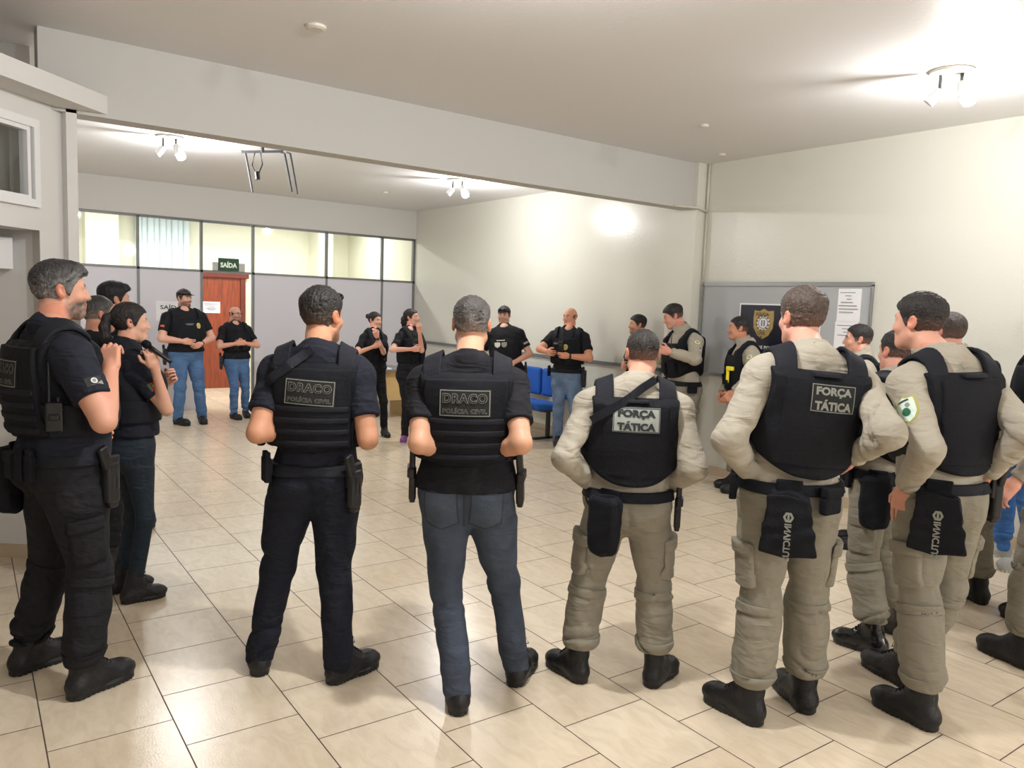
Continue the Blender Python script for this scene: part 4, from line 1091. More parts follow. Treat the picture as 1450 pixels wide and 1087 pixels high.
# ceiling lamps
M_LAMPP = mat('cream_metal', S(205, 200, 188), .4); M_SPOT = mat('white_spot_metal', S(225, 226, 228), .35); M_ARM = mat('black_lamp_arm', S(30, 30, 34), .5)
M_BULB = mat('lit_bulb', (1, 1, 1), .5, emit=((1, .98, .95), 60))
def lamp(x, y, bulb, label, power, grey_=False, n2=True):
    e = empty('ceiling_spotlight', (x, y, ZC), label, 'ceiling lamp', 'ceiling spotlights')
    MB().lathe([(.13, -.022), (.135, -.012), (.13, 0)], (0, 0, 0)).obj('ceiling_plate', M_LAMPP, e, smooth=False)
    vx, vy = unit([x, y])[:2]; rx, ry = vy, -vx
    for j, q in enumerate((-.06, .06)):
        px, py = rx * q, ry * q; dz = (.10, .06)[j]
        MB().tube([(px, py, -.02), (px, py, -.02 - dz)], .011).obj('arm', M_ARM, e)
        tx = (-.8, .25)[j]
        a = np.array([px, py, -.02 - dz]); dd = unit(np.array([rx * tx, ry * tx, -1]))
        z_ = dd; xx = unit(np.cross(z_, [vx, vy, .1])); A = np.array([xx, np.cross(z_, xx), z_])
        MB().lathe([(.018, -.03), (.028, -.02), (.033, .02), (.034, .075), (.028, .075)], a + dd * .02, 20, A=A).obj('spot_head', M_SPOT, e, smooth=False)
        if j == 1:
            b = a + dd * .10 + np.array([rx * .02, ry * .02, -.0])
            MB().lathe([(.004, -.05), (.02, -.045), (.042, -.01), (.045, .015), (.034, .042), (.006, .052)], b, 16, A=A).obj('bulb', M_BULB, e, smooth=True)
            lg = bpy.data.lights.new('spotlight_bulb', 'POINT'); lg.energy = power; lg.shadow_soft_size = .05; lg.color = (1, .99, .975)
            lo = bpy.data.objects.new('spotlight_bulb', lg); C.objects.link(lo); lo.location = (x + b[0], y + b[1], ZC + b[2] - .07)
PW = 150
lamp(5.263, 2.483, None, 'lit ceiling spotlight near the right wall, nearest of the three', PW * .62)
lamp(1.987, 8.674, None, 'lit ceiling spotlight in the far half beside the hanging bracket', PW * .7)
lamp(5.478, 8.676, None, 'lit ceiling spotlight in the far half next to the right far wall', PW * .7)
lamp(1.75, 2.35, None, 'lit ceiling spotlight overhead in front of the camera', PW * 1.15)
lamp(1.9, -2.9, None, 'lit ceiling spotlight behind the camera on the left side', PW * 1.5)
lamp(5.2, -2.9, None, 'lit ceiling spotlight behind the camera on the right side', PW * 1.5)
def area(name, loc, sx, sy, power, col=(1, 1, .97), rot=(0, 0, 0)):
    lg = bpy.data.lights.new(name, 'AREA'); lg.shape = 'RECTANGLE'; lg.size = sx; lg.size_y = sy; lg.energy = power; lg.color = col
    o = bpy.data.objects.new(name, lg); C.objects.link(o); o.location = loc; o.rotation_euler = rot; return o
area('corridor_ceiling_light', (2.4, 13.7, 3.28), 3, .3, 90); area('corridor_ceiling_light', (5.4, 13.7, 3.28), 2.4, .3, 80)
# small things on the ceiling
for (x, y, r_, lab) in ((447, 37, .062, 'round white detector on the ceiling at the upper left, largest of the discs'), (997, 177, .04, 'small white ceiling disc left of the lamp near the right wall'), (1022, 218, .04, 'small white ceiling disc just above the top of the pier'), (545, 272, .05, 'small white ceiling disc in the far half left of the far lamp')):
    c = on_z(x, y, ZC); tag(MB().lathe([(r_ * .7, -.022), (r_, -.014), (r_, 0)], (0, 0, 0)).obj('ceiling_disc', M_LAMPP, None, tuple(c)), lab, 'ceiling disc')
for o in [o for o in bpy.data.objects if o.name.startswith('ceiling_disc')]: o.data.transform(Matrix.Translation(o.location))
c = np.array([2.84, 8.37, ZC])
br_ = empty('ceiling_bracket', tuple(c), 'grey metal bracket hanging from the far ceiling under the beam', 'bracket')
M_GREYM = mat('grey_bracket_metal', S(92, 96, 103), .5, .4)
rr_ = np.array([.8, -.595, 0]); ff = np.array([.595, .8, 0])
MB().tube([rr_ * -.22 - UP * .08, rr_ * .22 - UP * .06], .014).tube([(0, 0, 0), (0, 0, -.08)], .02).obj('crossbar', M_GREYM, br_)
for q, L_ in ((-.22, .42), (.20, .40), (.26, .42)):
    MB().tube([rr_ * q - UP * .07, rr_ * (q + .02) + ff * .05 - UP * .07, rr_ * (q + .10) + ff * .05 - UP * (.07 + L_)], .012).obj('prong', M_GREYM, br_)
MB().tube([rr_ * -.08 - UP * .08, rr_ * -.11 - UP * .22, rr_ * -.06 - UP * .32], .008).tube([rr_ * -.02 - UP * .08, rr_ * -.0 - UP * .2, rr_ * -.05 - UP * .32], .008).tube([rr_ * -.06 - UP * .28, rr_ * -.05 - UP * .36], .028).obj('cable', M_ARM, br_)
# desk, green chair, blue bench
M_DESK = mat('light_wood_laminate', S(196, 165, 112), .5, var=.08, stretch=(1, 1, 8)); M_DTOP = mat('grey_desk_top', S(120, 118, 114), .5)
dc = (5.05, 10.6)
dk = empty('desk', (dc[0], dc[1], 0), 'light wood desk standing behind the two women', 'desk')
MB().box((-.75, -.35, .72), (.75, .35, .75)).obj('desktop', M_DTOP, dk, bevel=.004)
MB().box((-.70, -.28, .28), (.70, -.26, .72)).obj('front_panel', M_DESK, dk)
for q in (-.72, .70): MB().box((q, -.32, 0), (q + .03, .32, .72)).obj('side_panel', M_DESK, dk)
flat('paper_stack', [(*t_grid(.21, .3, 1, 1), 0)], [M_PAPER], (5.32, 10.42, .75), (1, 0, 0), (0, 1, 0), 'white papers lying on the light wood desk', 'paper', th=.02)
M_GCH = mat('dark_green_vinyl', S(24, 58, 48), .5); M_CHR = mat('chair_steel', S(60, 62, 66), .35, metal=.6); M_BLUE = mat('blue_fabric', S(22, 88, 178), .8, nscale=150, nstr=.2, var=.05)
g = on_z(500, 600, 0); 
def pad(name, half, rd, c, m, par, A=None):
    V, F = nets(lambda P: rbox(P, c, half, rd, A), np.array(c) - .6, np.array(c) + .6, .012, .01); return link(name, mesh_np(name, V, F), m, par)
gc = empty('chair', (4.55, 10.0, 0), 'dark green chair standing left of the desk behind the woman with a bun', 'chair')
pad('backrest', (.23, .03, .24), .028, (0, .2, .86), M_GCH, gc); pad('seat', (.23, .23, .035), .03, (0, 0, .46), M_GCH, gc)
for sx in (-.19, .19):
    MB().tube([(sx, -.19, 0), (sx, -.19, .43)], .012).obj('leg', M_CHR, gc); MB().tube([(sx, .21, 0), (sx, .2, .43), (sx, .22, .8)], .012).obj('leg', M_CHR, gc)
bn = empty('waiting_bench', (6.62, 8.38, 0), 'blue two-seat waiting bench against the far right wall', 'bench')
for q in (-.29, .29):
    pad('seat', (.24, .27, .04), .035, (-.12, q, .44), M_BLUE, bn); pad('backrest', (.035, .27, .19), .03, (.16, q, .72), M_BLUE, bn)
MB().box((-.2, -.5, .37), (.12, .5, .40)).obj('rail', M_CHR, bn)
for q in (-.42, .42):
    MB().box((-.3, q - .02, 0), (.2, q + .02, .03)).box((-.08, q - .02, .0), (-.03, q + .02, .38)).obj('leg', M_CHR, bn)
    MB().tube([(.1, q, .38), (.21, q, .55), (.20, q, .85)], .014).obj('back_support', M_CHR, bn)
# camera
cam = bpy.data.cameras.new('camera'); co = bpy.data.objects.new('camera', cam); C.objects.link(co)
cam.sensor_fit = 'HORIZONTAL'; cam.sensor_width = 36; cam.lens = 36 * FPX / 1450; cam.clip_start = .05
Rm = np.array([RC[0], -RC[1], -RC[2]]).T
co.matrix_world = Matrix.Translation((0, 0, CAMH)) @ Matrix(Rm.tolist()).to_4x4()
sc = bpy.context.scene; sc.camera = co
sc.view_settings.view_transform = 'Standard'; sc.view_settings.look = 'None'; sc.view_settings.gamma = 1; sc.view_settings.use_curve_mapping = False
sc.view_settings.exposure = 0.0
w = bpy.data.worlds.new('world'); sc.world = w; w.use_nodes = True; w.node_tree.nodes['Background'].inputs[0].default_value = (.02, .02, .02, 1)
sc.cycles.max_bounces = 8; sc.cycles.diffuse_bounces = 5; sc.cycles.transparent_max_bounces = 8; sc.cycles.use_denoising = True; sc.cycles.caustics_reflective = False; sc.cycles.caustics_refractive = False; sc.cycles.sample_clamp_indirect = 4
# ------------------------------------------------------------------ who stands where
def gpos(px, dep, side=0.0):
    """floor point at a given depth that projects to picture column px, moved sideways by side metres"""
    y = 700.0
    for _ in range(30):
        p = at_depth(px, y, dep)
        y += p[2] / dep * FPX
    p = at_depth(px, y, dep); return np.array([p[0] + RC[0][0] * side, p[1] + RC[0][1] * side, 0.0])
def stand(px, dep, hd, gap=.11):
    """heels of someone standing at column px and depth dep, turned hd degrees from the line of sight"""
    c = gpos(px, dep); vd = unit([c[0], c[1], 0]); rd = np.array([vd[1], -vd[0], 0]); a = math.radians(hd)
    f = math.cos(a) * vd + math.sin(a) * rd; r = np.array([f[1], -f[0], 0])
    return [c - r * gap - f * .06, c + r * gap - f * .06]
GREY.update(L1=.75, D2=.9, D1=.12, Ma=.35)
KH = dict(shirt=F_KHAKI, trousers=F_KHAKIT, sleeve='long', vest='tact', cargo=True, collar=True, boots=M_BOOT, boot_h=.21, calf=1.26, cuffz=.175)
P_ = person
# --- front row
P_('D2', 'person seen from behind with grey-flecked hair, black tactical vest and faded dark jeans', (668, 419), [(649, 1014), (727, 973)], 2, foot=(-8, 16), head=0, waist=662, neck=666, hair=(58, 54, 52), hair_fade=.5, hair_top=.012,
   skin=(200, 150, 122), wid=1.10, sh_w=.97, arms=(('px', (593, 628, -1), (645, 640, 1)), ('px', (739, 628, -1), (690, 640, 1))), shirt=F_BLACK, trousers=F_DENIMD, fit_='jeans', hem=.0, vest='plate', boot_h=.11,
   gear=(('pistol', 262, .035, -14), ('pistol', 100, .035, 14)), knees=(634, 712), stubble=.3)
P_('D1', 'person seen from behind in navy shirt and trousers with sunglasses on dark hair', (454, 408.6), [(368, 958), (466, 969)], 10, foot=(-14, 44), head=26, waist=446, neck=449, hair=(28, 24, 22), hair_fade=.25, hair_top=.016,
   skin=(196, 142, 112), wid=1.04, sh_w=.96, hsz=1.10, glasses=(.085, .07, 'dark'), arms=(('px', (364, 613, -1), (425, 606, 1)), ('px', (521, 622, -1), (519, 580, 1))), shirt=F_NAVY, trousers=F_NAVYT, fit_='loose', vest='plate', boot_h=.12,
   gear=(('mag', 245, .03), ('holster', 122, .0)), knees=(392, 474), stubble=.5, arm_r=1.06)
P_('F1', 'person seen from behind in khaki uniform and black vest with a sling strap, thinning crown', (910, 464.7), [(827, 968), (918, 974)], -6, foot=(-40, 34), head=-4, waist=889, neck=898, hair=(34, 28, 25), hair_fade=.75, hair_top=.007, hair_side=.003,
   skin=(205, 152, 128), wid=1.12, sh_w=1.06, arms=(('px', (801, 648, -1), (840, 686, 1)), ('px', (983, 662, -1), (946, 688, 1))), gear=(('sack', 214, .0), ('pistol', 98, -.03)), knees=(833, 925), **KH)
P_('F2', 'tallest person seen from behind in khaki uniform, brown hair, black vest and printed dump pouch', (1137.7, 407), [(1076, 1028), (1146, 1012)], -24, foot=(-34, -6), head=-12, waist=1119, neck=1150, hair=(74, 62, 54), hair_fade=.35, hair_top=.018, hair_side=.006,
   skin=(214, 158, 138), wid=1.07, sh_w=1.05, arms=(('px', (1032, 622, -1), (1066, 672, 1)), ('px', (1258, 612, -1), (1206, 648, 1))), gear=(('pouch', 204, .0), ('cuffs', 150, .0), ('mag', 290, .0)), knees=(1077, 1143), **KH)
P_('F3', 'person in khaki uniform turned left, short black hair, bare hand hanging by dump pouch', (1304.5, 415), [(1324, 1036), (1290, 976)], -46, foot=(-14, -4), head=-18, waist=1330, neck=1340, hair=(30, 26, 25), hair_fade=.3, hair_top=.018, hair_side=.006,
   skin=(210, 156, 134), wid=1.04, sh_w=1.04, arms=(('px', (1314, 636, -1), (1281, 690, 1)), ('px', (1452, 612, -1), (1396, 672, 1))), gear=(('pouch', 226, .0), ('holster', 110, .02)), knees=(1302, 1338), curl=(.22, .6), hand_n=((1, .3, 0, -.05, .12, -1), None), **KH)
P_('L1', 'person at far left with grey sides and beard, hand on black vest strap', (82, 369), [(17, 957), (99, 992)], 73, foot=(-12, -14), head=8, waist=88, neck=76, hair=(44, 42, 42), hair_fade=.1, hair_top=.016, hair_side=.007, style='quiff',
   skin=(200, 148, 124), wid=1.14, sh_w=1.04, belly=.4, arms=('front', ('px', (147, 596, -1), (156, 524, 1))), shirt=F_NAVY, trousers=F_TACT, vest='plate', boot_h=.21, cuffz=.15, calf=1.15, cargo=True, stubble=.9, beard=(86, 80, 76), hem=.02,
   gear=(('holster', 62, -.03), ('mag', 150, .0), ('cuffs', 180, .0), ('sack', 240, .0)), arm_r=1.12, curl=.75, hand_n=(None, (-.5, .5, 0, -.35, .15, .9)))
P_('W1', 'woman with a dark ponytail in navy polo and tight teal-black trousers holding a microphone', (182, 427), [(156, 841), (173, 855)], 72, foot=(2, 4), head=12, waist=186, neck=179, hair=(34, 28, 27), style='pony', hair_top=.012, hair_side=.009,
   skin=(214, 166, 142), wid=.94, arms=(('loc', (.22, .12, 1.12), (-.02, .26, 1.34)), ('px', (236, 580, -1), (219, 520, -1))), shirt=F_NAVY, trousers=F_LEGG, fit_='tight', vest='plate', boot_h=.13, woman=True, vox=1.2, hem=.05, collar=True, curl=.85)
# --- second row on the left
P_('Ma', 'person with short dark hair half hidden between the bearded man and the ponytailed woman', (138, 418), stand(140, 5.0, 62), 62, head=8, dep=5.0, hair=(48, 46, 46), hair_fade=.7, hair_top=.010, skin=(200, 150, 125), shirt=F_BLACK, vest='soft', vox=2, arms=('front', 'front'), stubble=.4)
P_('Mb', 'tall person with swept-up black hair standing behind the ponytailed woman', (160, 399), stand(166, 5.75, 60), 60, head=12, dep=5.75, hair=(20, 20, 24), hair_top=.02, hair_side=.007, style='quiff', skin=(205, 158, 136), shirt=F_BLACK, vest='soft', vox=2, arms=('front', 'front'))
# --- far side
P_('cap', 'broad person in a black cap and goatee, tattooed arms, blue jeans, hands together', (260, 409), [(285, 597), (248, 600)], 158, foot=(14, -16), head=-24, waist=263, hair=(60, 50, 44), style='short', cap=True, skin=(208, 160, 140), wid=1.22, belly=.5, stubble=.95, beard=(70, 56, 48),
   arms=(('loc', (.30, .06, 1.16), (.06, .24, 1.06)), ('loc', (.30, .06, 1.16), (.0, .27, 1.10))), trousers=F_DENIM, fit_='jeans', vest='soft', boot_h=.08, vox=2.2, hem=.02, gear=(('holster', 95, -.02),), arm_r=1.15)
P_('bg', 'bald bearded person with glasses and crossed arms beside the wooden door', (332.5, 436.5), [(347, 589), (328, 592)], 160, foot=(10, -10), head=-26, waist=335, hair=(52, 46, 44), style='ring', glasses=(.008, .104, 'wire'), skin=(206, 156, 134), wid=1.06, stubble=.7, beard=(80, 70, 64), arms=('cross', 'cross'), trousers=F_DENIM, fit_='jeans',
   vest='soft', boot_h=.08, vox=2.2, hem=.02, gear=(('holster', 92, -.02),), H=1.60)
P_('bun', 'woman with dark hair in a bun, arms crossed, hand at her chin', (529.7, 441), [(542, 616), (517, 618)], 150, foot=(10, -14), head=-26, waist=529, hair=(28, 24, 24), style='bun', skin=(216, 168, 146), wid=.95, woman=True,
   arms=(('px', (543, 499, -1), (534, 477, -1)), ('px', (504, 500, -1), (536, 488, -1))), trousers=F_TACT, fit_='slim', vest='soft', boot_h=.16, vox=2, hem=.02, gear=(('holster', 80, -.02),), curl=.85)
P_('pony', 'woman with long dark curly ponytail and purple trainers, fist at her chin', (581.6, 436.5), [(594, 627), (573, 623)], 140, foot=(6, 44), head=-32, pitch=-8, waist=581, hair=(34, 27, 25), style='curly', skin=(216, 166, 146), wid=1.0, woman=True,
   arms=(('px', (597, 496, -1), (594, 470, -1)), ('px', (555, 495, -1), (592, 494, -1))), trousers=F_TACT, fit_='slim', vest='soft', boots=mat('purple_trainer', S(128, 70, 140), .6), soles=mat('white_rubber', S(225, 222, 226), .6), boot_h=.07, vox=2, hem=.02, curl=.8)
P_('sung', 'person with dark glasses pushed up on the cap, printed black T-shirt, hands clasped low', (714, 433), stand(714, 10.1, 188), 188, head=6, dep=10.1, hair=(40, 32, 28), style='short', cap=True, glasses=(.072, .098, 'dark'), skin=(214, 166, 146), wid=1.12, belly=.4, stubble=.55, beard=(120, 84, 64),
   arms=('front', 'front'), trousers=F_TACT, boot_h=.1, vox=2.4, hem=-.02, gear=(('holster', 270, .0),))
P_('talk', 'bald person talking and gesturing, black vest with gold badge, washed blue jeans', (808, 435), [(823, 634), (787, 630)], 196, foot=(14, -30), head=22, waist=803, hair=(60, 50, 46), style='ring', hair_fade=1, skin=(204, 146, 118), wid=1.10,
   arms=(('px', (835, 507, -1), (805, 504, -1)), ('px', (764, 494, -1), (775, 498, -1))), trousers=F_DENIML, fit_='jeans', vest='soft', boot_h=.11, vox=2, gear=(('holster', 280, -.02), ('mag', 85, .0)), arm_r=1.1)
P_('m900', 'person with black hair and beard in black T-shirt, partly hidden by a thinning crown', (904, 445.5), stand(897, 9.2, 252), 250, head=8, dep=9.2, hair=(24, 21, 22), hair_top=.018, hair_fade=.4, skin=(196, 146, 120), wid=1.06, stubble=.6, arms=('front', ('loc', (.27, .06, 1.17), (-.02, .20, 1.15))), vest=None, boot_h=.14, vox=2.2)
P_('o957', 'khaki officer with black vest looking down at the hands, standing against the pier', (955, 430.5), stand(966, 8.25, 232), 232, head=30, pitch=20, dep=8.25, waist=968, neck=968, hair=(36, 30, 28), hair_top=.018, hair_fade=.75, hair_side=.003, skin=(206, 152, 132), wid=1.05,
   arms=(('px', (984, 508, -1), (948, 498, -1)), ('px', (935, 508, 1), (941, 500, -1))), vox=2, gear=(('cuffs', 285, .0), ('holster', 75, .0)), curl=.6, **KH)
P_('o1048', 'khaki officer with a yellow taser on the vest in front of the grey board', (1047.5, 447.5), stand(1046, 7.75, 252), 252, head=12, dep=7.75, waist=1052, neck=1056, hair=(30, 26, 26), hair_fade=.8, hair_top=.010, hair_side=.003, skin=(196, 140, 112), wid=.98,
   arms=(('px', (1068, 530, -1), (1031, 562, -1)), ('loc', (.25, .05, 1.16), (.02, .24, .95))), vox=2, curl=.5, **{**KH, 'cargo': True})
P_('o18', 'khaki officer in profile with shaved temples and round sleeve emblem, below the white sheets', (1217, 458.5), stand(1226, 6.0, 262), 262, head=4, dep=6.0, neck=1220, hair=(32, 28, 28), hair_fade=.85, hair_top=.011, hair_side=.003, skin=(212, 160, 138), wid=1.1, arms=('front', 'front'), vox=2, **KH)
P_('o19', 'khaki officer mostly hidden behind the bare-handed foreground officer, polished boots', (1271, 466), [(1253, 929), (1292, 905)], -70, foot=(-6, 0), head=28, waist=1246, neck=1262, hair=(30, 27, 27), hair_fade=.6, hair_top=.009, hair_side=.003, skin=(206, 152, 132), wid=1.05, arms=('front', 'front'), vox=1.3,
   gear=(('sack', 250, .0), ('mag', 300, .0)), **{**KH, 'boots': M_GLOSSB})
P_('o21', 'khaki officer whose head shows behind the neck of the right foreground officer', (1346, 441.5), stand(1362, 4.9, -40), -40, head=-4, dep=4.9, neck=1358, hair=(58, 50, 46), hair_fade=.5, hair_top=.011, skin=(210, 154, 136), wid=1.0, arms=('down', 'down'), vox=2, **KH)
P_('oA', 'khaki officer cut off by the right edge of the photograph, hand on the holster', (1560, 425), [(1462, 950), (1500, 918)], -52, foot=(-6, 2), head=0, waist=1520, neck=1555, hair=(34, 30, 28), skin=(206, 152, 130), arms=(('px', (1492, 640, -1), (1436, 684, 1)), 'front'), vox=1.4, gear=(('holster', 265, .0),), **KH)
P_('oB', 'khaki officer beyond the right edge, only the boots showing', (1590, 430), [(1499, 893), (1524, 867)], -82, head=0, hair=(34, 30, 28), skin=(206, 152, 130), arms=('front', 'front'), vox=3, **KH)
P_('jeans', 'person beyond the right edge in bright blue jeans and grey running shoes', (1496, 440), [(1478, 814), (1429, 789)], 250, foot=(0, 6), head=0, waist=1466, hair=(40, 34, 30), skin=(206, 156, 134), arms=('down', 'down'), trousers=F_DENIMB, fit_='jeans', shirt=F_BLACK, vest='soft', boots=mat('grey_mesh_shoe', S(150, 152, 150), .7, var=.15),
   soles=mat('white_shoe_rubber', S(226, 228, 226), .6), boot_h=.07, vox=2)
# print list
for k_, r in (): print('%-6s H=%.2f  head %s  base %s' % (k_, r['s'] * 1.785, np.round(proj(r['hc'])), np.round(r['base'], 2)))
# --- writing on the vests
R = PEOPLE
for k_, u, z, ro in (('D2', .0, .055, 0), ('D1', -.005, .05, 3), ('L1', .0, .05, 0)):
    patch_back(R[k_], u, z, .215, .112, [('DRACO', .020, .040, .185), ('POLÍCIA CIVIL', -.030, .024, .185)], 'outline', ro)
patch_back(R['F1'], .0, .072, .205, .108, [('FORÇA', .025, .040, .165), ('TÁTICA', -.025, .042, .168)], 'grey')
patch_back(R['F2'], .03, .080, .185, .112, [('FORÇA', .025, .040, .150), ('TÁTICA', -.026, .044, .155)], 'dark')

# --- slings, pockets, emblems, held things
def strap_on(r, name, a, b, wdt, m, back=True, lift=.006):
    """a strap between two chest-coordinate points, laid over the vest and shirt"""
    a = np.array(a, float); b = np.array(b, float); L = np.linalg.norm(b - a); v, f = t_grid(L, wdt, 16, 2); d = (b - a) / L; n = np.array([-d[1], d[0]])
    c0 = (a + b) / 2; v = np.array([d * x + n * y for x, y in v])
    VS, FS = r['shirt']; Vv, Fv = r['vest']; bv = [VS, Vv]; fs = [FS, Fv + len(VS)]
    if 'back_panel' in r: fs.append(r['back_panel'][1] + sum(map(len, bv))); bv.append(r['back_panel'][0])
    c, out = vest_place(r, c0[0], c0[1], back); bvh = bvh_of(np.concatenate(bv), np.concatenate(fs)); At = r['At']; N = 26
    hs_ = []
    for k in range(N + 1):
        m_ = -9
        for y in (-.5, 0, .5):
            q = a + (b - a) * k / N + n * wdt * y; o = r['ch'] + At[0] * q[0] + At[2] * q[1] + out * .5
            h = bvh.ray_cast(Vector(o), Vector(-out), .8)
            if h[0] is not None: m_ = max(m_, .5 - h[3])
        hs_.append(m_)
    hs_ = np.array(hs_); good = hs_ > -5; hs_ = np.interp(np.arange(N + 1), np.where(good)[0], hs_[good])
    mx = np.array([hs_[max(0, k - 2):k + 3].max() for k in range(N + 1)]); pad_ = np.pad(mx, 2, 'edge'); sm = np.convolve(pad_, np.ones(5) / 5, 'valid')
    V = []; F = []
    for k in range(N + 1):
        for y, l_ in ((-.5, lift), (.5, lift), (.5, lift - .009), (-.5, lift - .009)):
            q = a + (b - a) * k / N + n * wdt * y; V.append(r['ch'] + At[0] * q[0] + At[2] * q[1] + out * (sm[k] + l_) - r['base'])
    for k in range(N): F += [(4 * k + j, 4 * k + (j + 1) % 4, 4 * k + 4 + (j + 1) % 4, 4 * k + 4 + j) for j in range(4)]
    F += [(0, 3, 2, 1), (4 * N, 4 * N + 1, 4 * N + 2, 4 * N + 3)]
    return link(name, mesh_py(name, V, F), m, r['vest_o'])
strap_on(R['F1'], 'sling', (.085, .245), (-.196, .058), .036, F_BAND)
strap_on(R['D1'], 'sling', (-.01, .235), (-.195, .085), .040, F_BAND)
r = R['D2']; tb = bvh_of(*r['trousers']); M_DEN2 = fabric('faded_denim', S(66, 75, 88), .9, 240, .4, .25, 9); M_STI = mat('denim_stitching', S(40, 44, 52), .9)
to = [o for o in r['o'].children if o.name.startswith('trousers')][0]
for q in (-1, 1):
    def pk(w_, h_):
        v, f = t_grid(w_, h_, 10, 10); v = v.copy(); v[:, 1] -= np.clip(-v[:, 1] / h_ * 2, 0, 1) * (1 - np.abs(v[:, 0]) / (w_ / 2)) * .028; return v, f
    wrap('back_pocket', [(*pk(.146, .142), 1), (*pk(.134, .130), 0)], [M_DEN2, M_STI], tb, r['pel'] + r['rb'] * q * .095 - UP * .065 - r['fb'] * .12, -r['fb'] + r['rb'] * q * .25, UP, to, r['base'], .003, .0016)
wrap('seam', [(*t_grid(.006, .20, 1, 10), 0)], [M_STI], tb, r['pel'] - UP * .05 - r['fb'] * .3, -r['fb'], UP, to, r['base'], .0012)
OVAL = t_disc(.030, 18, sy=1.25); OVI = t_disc(.019, 14)
def badge(k_, u, z): chest_mark(R[k_], 'badge', [(*OVAL, 0), (*OVI, 1)], [M_GOLD, M_OLIVE], u, z)
def lines(k_, u, z, txt='POLÍCIA', w=.10, h=.016, name='name_tape', m=None): chest_mark(R[k_], name, [(*t_grid(w * 1.15, h * 2, 4, 1), 0), (*t_grid(w, h * .35, 4, 1, (0, h * .3)), 1), (*t_grid(w * .7, h * .3, 4, 1, (0, -h * .4)), 1)], [M_PATCHK, m or M_GREYL], u, z)
badge('cap', -.10, .02); lines('cap', .02, .04); badge('talk', -.02, .0); lines('talk', .11, .04, w=.07); badge('bg', -.09, -.11)
badge('pony', -.0, .02); lines('pony', .075, .03, w=.05); lines('o957', .07, .0, w=.07); lines('o1048', .06, .0, w=.06); lines('bun', .03, .05, w=.08)
chest_mark(R['sung'], 'shirt_print', [(*t_grid(.11, .010, 5, 1, (0, .055)), 0), (*t_poly([(x * 1.1 - .045, y * .7) for x, y in SHIELD]), 0), (*t_poly([(x * 1.0 + .045, y * .7) for x, y in SHIELD]), 1)], [M_WHITE, M_GREYL], .03, .0)
ROUND = [(*t_disc(.034, 20), 0), (*t_disc(.028, 20), 1), (*t_disc(.017, 16), 0), (*t_star(.006, .013, 5), 2)]
FLAG = [(*t_grid(.055, .038, 2, 2), 0), (*t_poly([(-.0275, .019), (.0275, .019), (-.0275, -.019)], (1, .5)), 1)]
for k_, i in (('o957', 0), ('o1048', 0), ('o18', 0)):
    sleeve_mark(R[k_], 'round_emblem', i, .34, ROUND, [M_OLIVE, M_PBLUE, M_GOLD], (.9, .5)); sleeve_mark(R[k_], 'flag_patch', i, .60, FLAG, [M_WHITE, M_PATCHK], (1, -.1))
big = [(*t_poly([(x * 1.35, y * 1.25) for x, y in SHIELD]), 0), (*t_poly([(x * 1.15, y * 1.08) for x, y in SHIELD]), 1), (*t_disc(.018, 14, (.0, -.012)), 2), (*t_disc(.010, 12, (.014, .016)), 3), (*t_grid(.05, .006, 4, 1, (0, .038)), 4)]
sleeve_mark(R['F3'], 'sleeve_shield', 0, .46, big, [M_OLIVE, M_PBLUE, M_GREEN, M_GREYL, M_PATCHD], (1, -.35)); sleeve_mark(R['F3'], 'round_emblem', 0, .40, ROUND, [M_OLIVE, M_PBLUE, M_GOLD], (.6, .9))
sleeve_mark(R['W1'], 'flag_patch', 1, .5, [(*t_grid(.05, .045, 3, 3), 0), (*t_poly([(-.025, .0225), (-.025, -.0225), (.025, .0225)], (1, .5)), 1), (*t_disc(.009, 10), 2)], [M_RED, M_GREEN, M_OLIVE], (1, .25))
sleeve_mark(R['L1'], 'flag_patch', 1, .52, [(*t_grid(.068, .038, 4, 3), 0), (*t_poly([(-.034, -.019), (.034, -.019), (.034, .0)], (1, .5)), 1), (*t_disc(.013, 14), 2), (*t_disc(.008, 12), 3)], [M_PATCHD, M_GREYL, M_WHITE, M_GREYL], (1, .1))
sleeve_mark(R['cap'], 'flag_patch', 1, .5, [(*t_grid(.05, .03, 2, 2), 0), (*t_grid(.05, .010, 2, 1), 1)], [M_RED, M_OLIVE], (.7, .7))
sleeve_mark(R['sung'], 'name_tape', 0, .5, [(*t_grid(.07, .006, 4, 1, (0, .007)), 0), (*t_grid(.07, .006, 4, 1, (0, -.007)), 0)], [M_WHITE], (.6, .8))
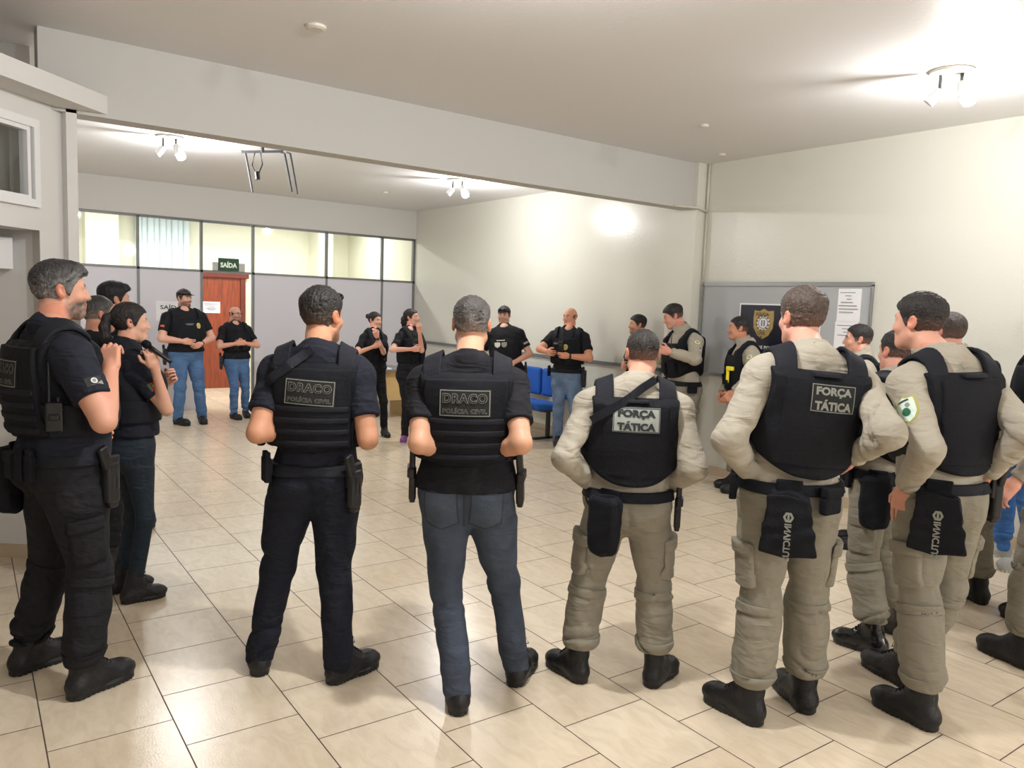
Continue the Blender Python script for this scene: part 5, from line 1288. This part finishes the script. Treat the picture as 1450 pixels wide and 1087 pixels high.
def vest_gear(k_, kind, ang, z, tilt=0):
    r = R[k_]; a = math.radians(ang); out = math.cos(a) * r['fc'] + math.sin(a) * r['rc']; o = r['ch'] + r['At'][2] * z
    h = r['bvh'].ray_cast(Vector(o + out * .5), Vector(-out), .6); pt = np.array(h[0]) if h[0] else o + out * .17
    g = link(GEARNAME[kind], gear_mesh(kind), [], r['vest_o']); g.matrix_local = frame_mat(pt - r['base'], out, UP + math.radians(tilt) * np.cross(out, UP)); return g
vest_gear('L1', 'radio', 112, -.10); vest_gear('L1', 'cuffs', 80, -.10); vest_gear('o1048', 'taser', 330, -.06); vest_gear('o957', 'radio', 335, .02); vest_gear('talk', 'radio', 8, .03); vest_gear('D1', 'cuffs', 262, -.12)
# watches
for k_, i in (('talk', 0), ('bun', 0), ('cap', 0), ('F3', 0)):
    r = R[k_]; ax_ = unit(r['wri'][i] - r['elb'][i]); c = r['wri'][i] - ax_ * .02; n = r['hands'][i][1]
    def wf(P):
        t = (P - c) @ ax_; return np.minimum(smax(cone(P, c - ax_ * .05, c + ax_ * .05, .036 if k_ != 'bun' else .030, .034 if k_ != 'bun' else .028), np.abs(t) - .011, .003), ball(P, c - n * .024, .017))
    V, F = nets(wf, c - .08, c + .08, .005, .01); link('watch', mesh_np('watch', V - r['base'], F), M_KYDEX, r['o'])
# the ponytailed woman's microphone and bag
r = R['W1']; hd_ = r['wri'][1] + r['hands'][1][0] * .08; dd = depth(hd_) - .01
a = at_depth(207, 487, dd); b = at_depth(226, 501, dd + .02); ax_ = unit(b - a); xx = unit(np.cross(ax_, UP)); A = np.array([xx, np.cross(ax_, xx), ax_])
mo = empty('microphone', tuple(a), 'black hand microphone held by the ponytailed woman at the left', 'microphone')
MB().lathe([(.004, -.024), (.017, -.018), (.024, 0), (.022, .014), (.016, .022)], (0, 0, 0), 16, A=A).obj('foam_head', F_VEST, mo, smooth=True)
MB().lathe([(.014, .02), (.012, .06), (.010, .13), (.011, .16)], (0, 0, 0), 14, A=A).obj('handle', M_KYDEX, mo, smooth=True)
bc = r['ch'] - r['fc'] * .22 - UP * .10
V, F = nets(lambda P: rbox(P, bc, (.12, .065, .19), .05, np.array([r['rc'], r['fc'], UP])) + wob(P, 5, 14, .016), bc - .33, bc + .33, .009, .03)
link('backpack', mesh_np('backpack', V - r['base'], F), F_TACT, r['o'])
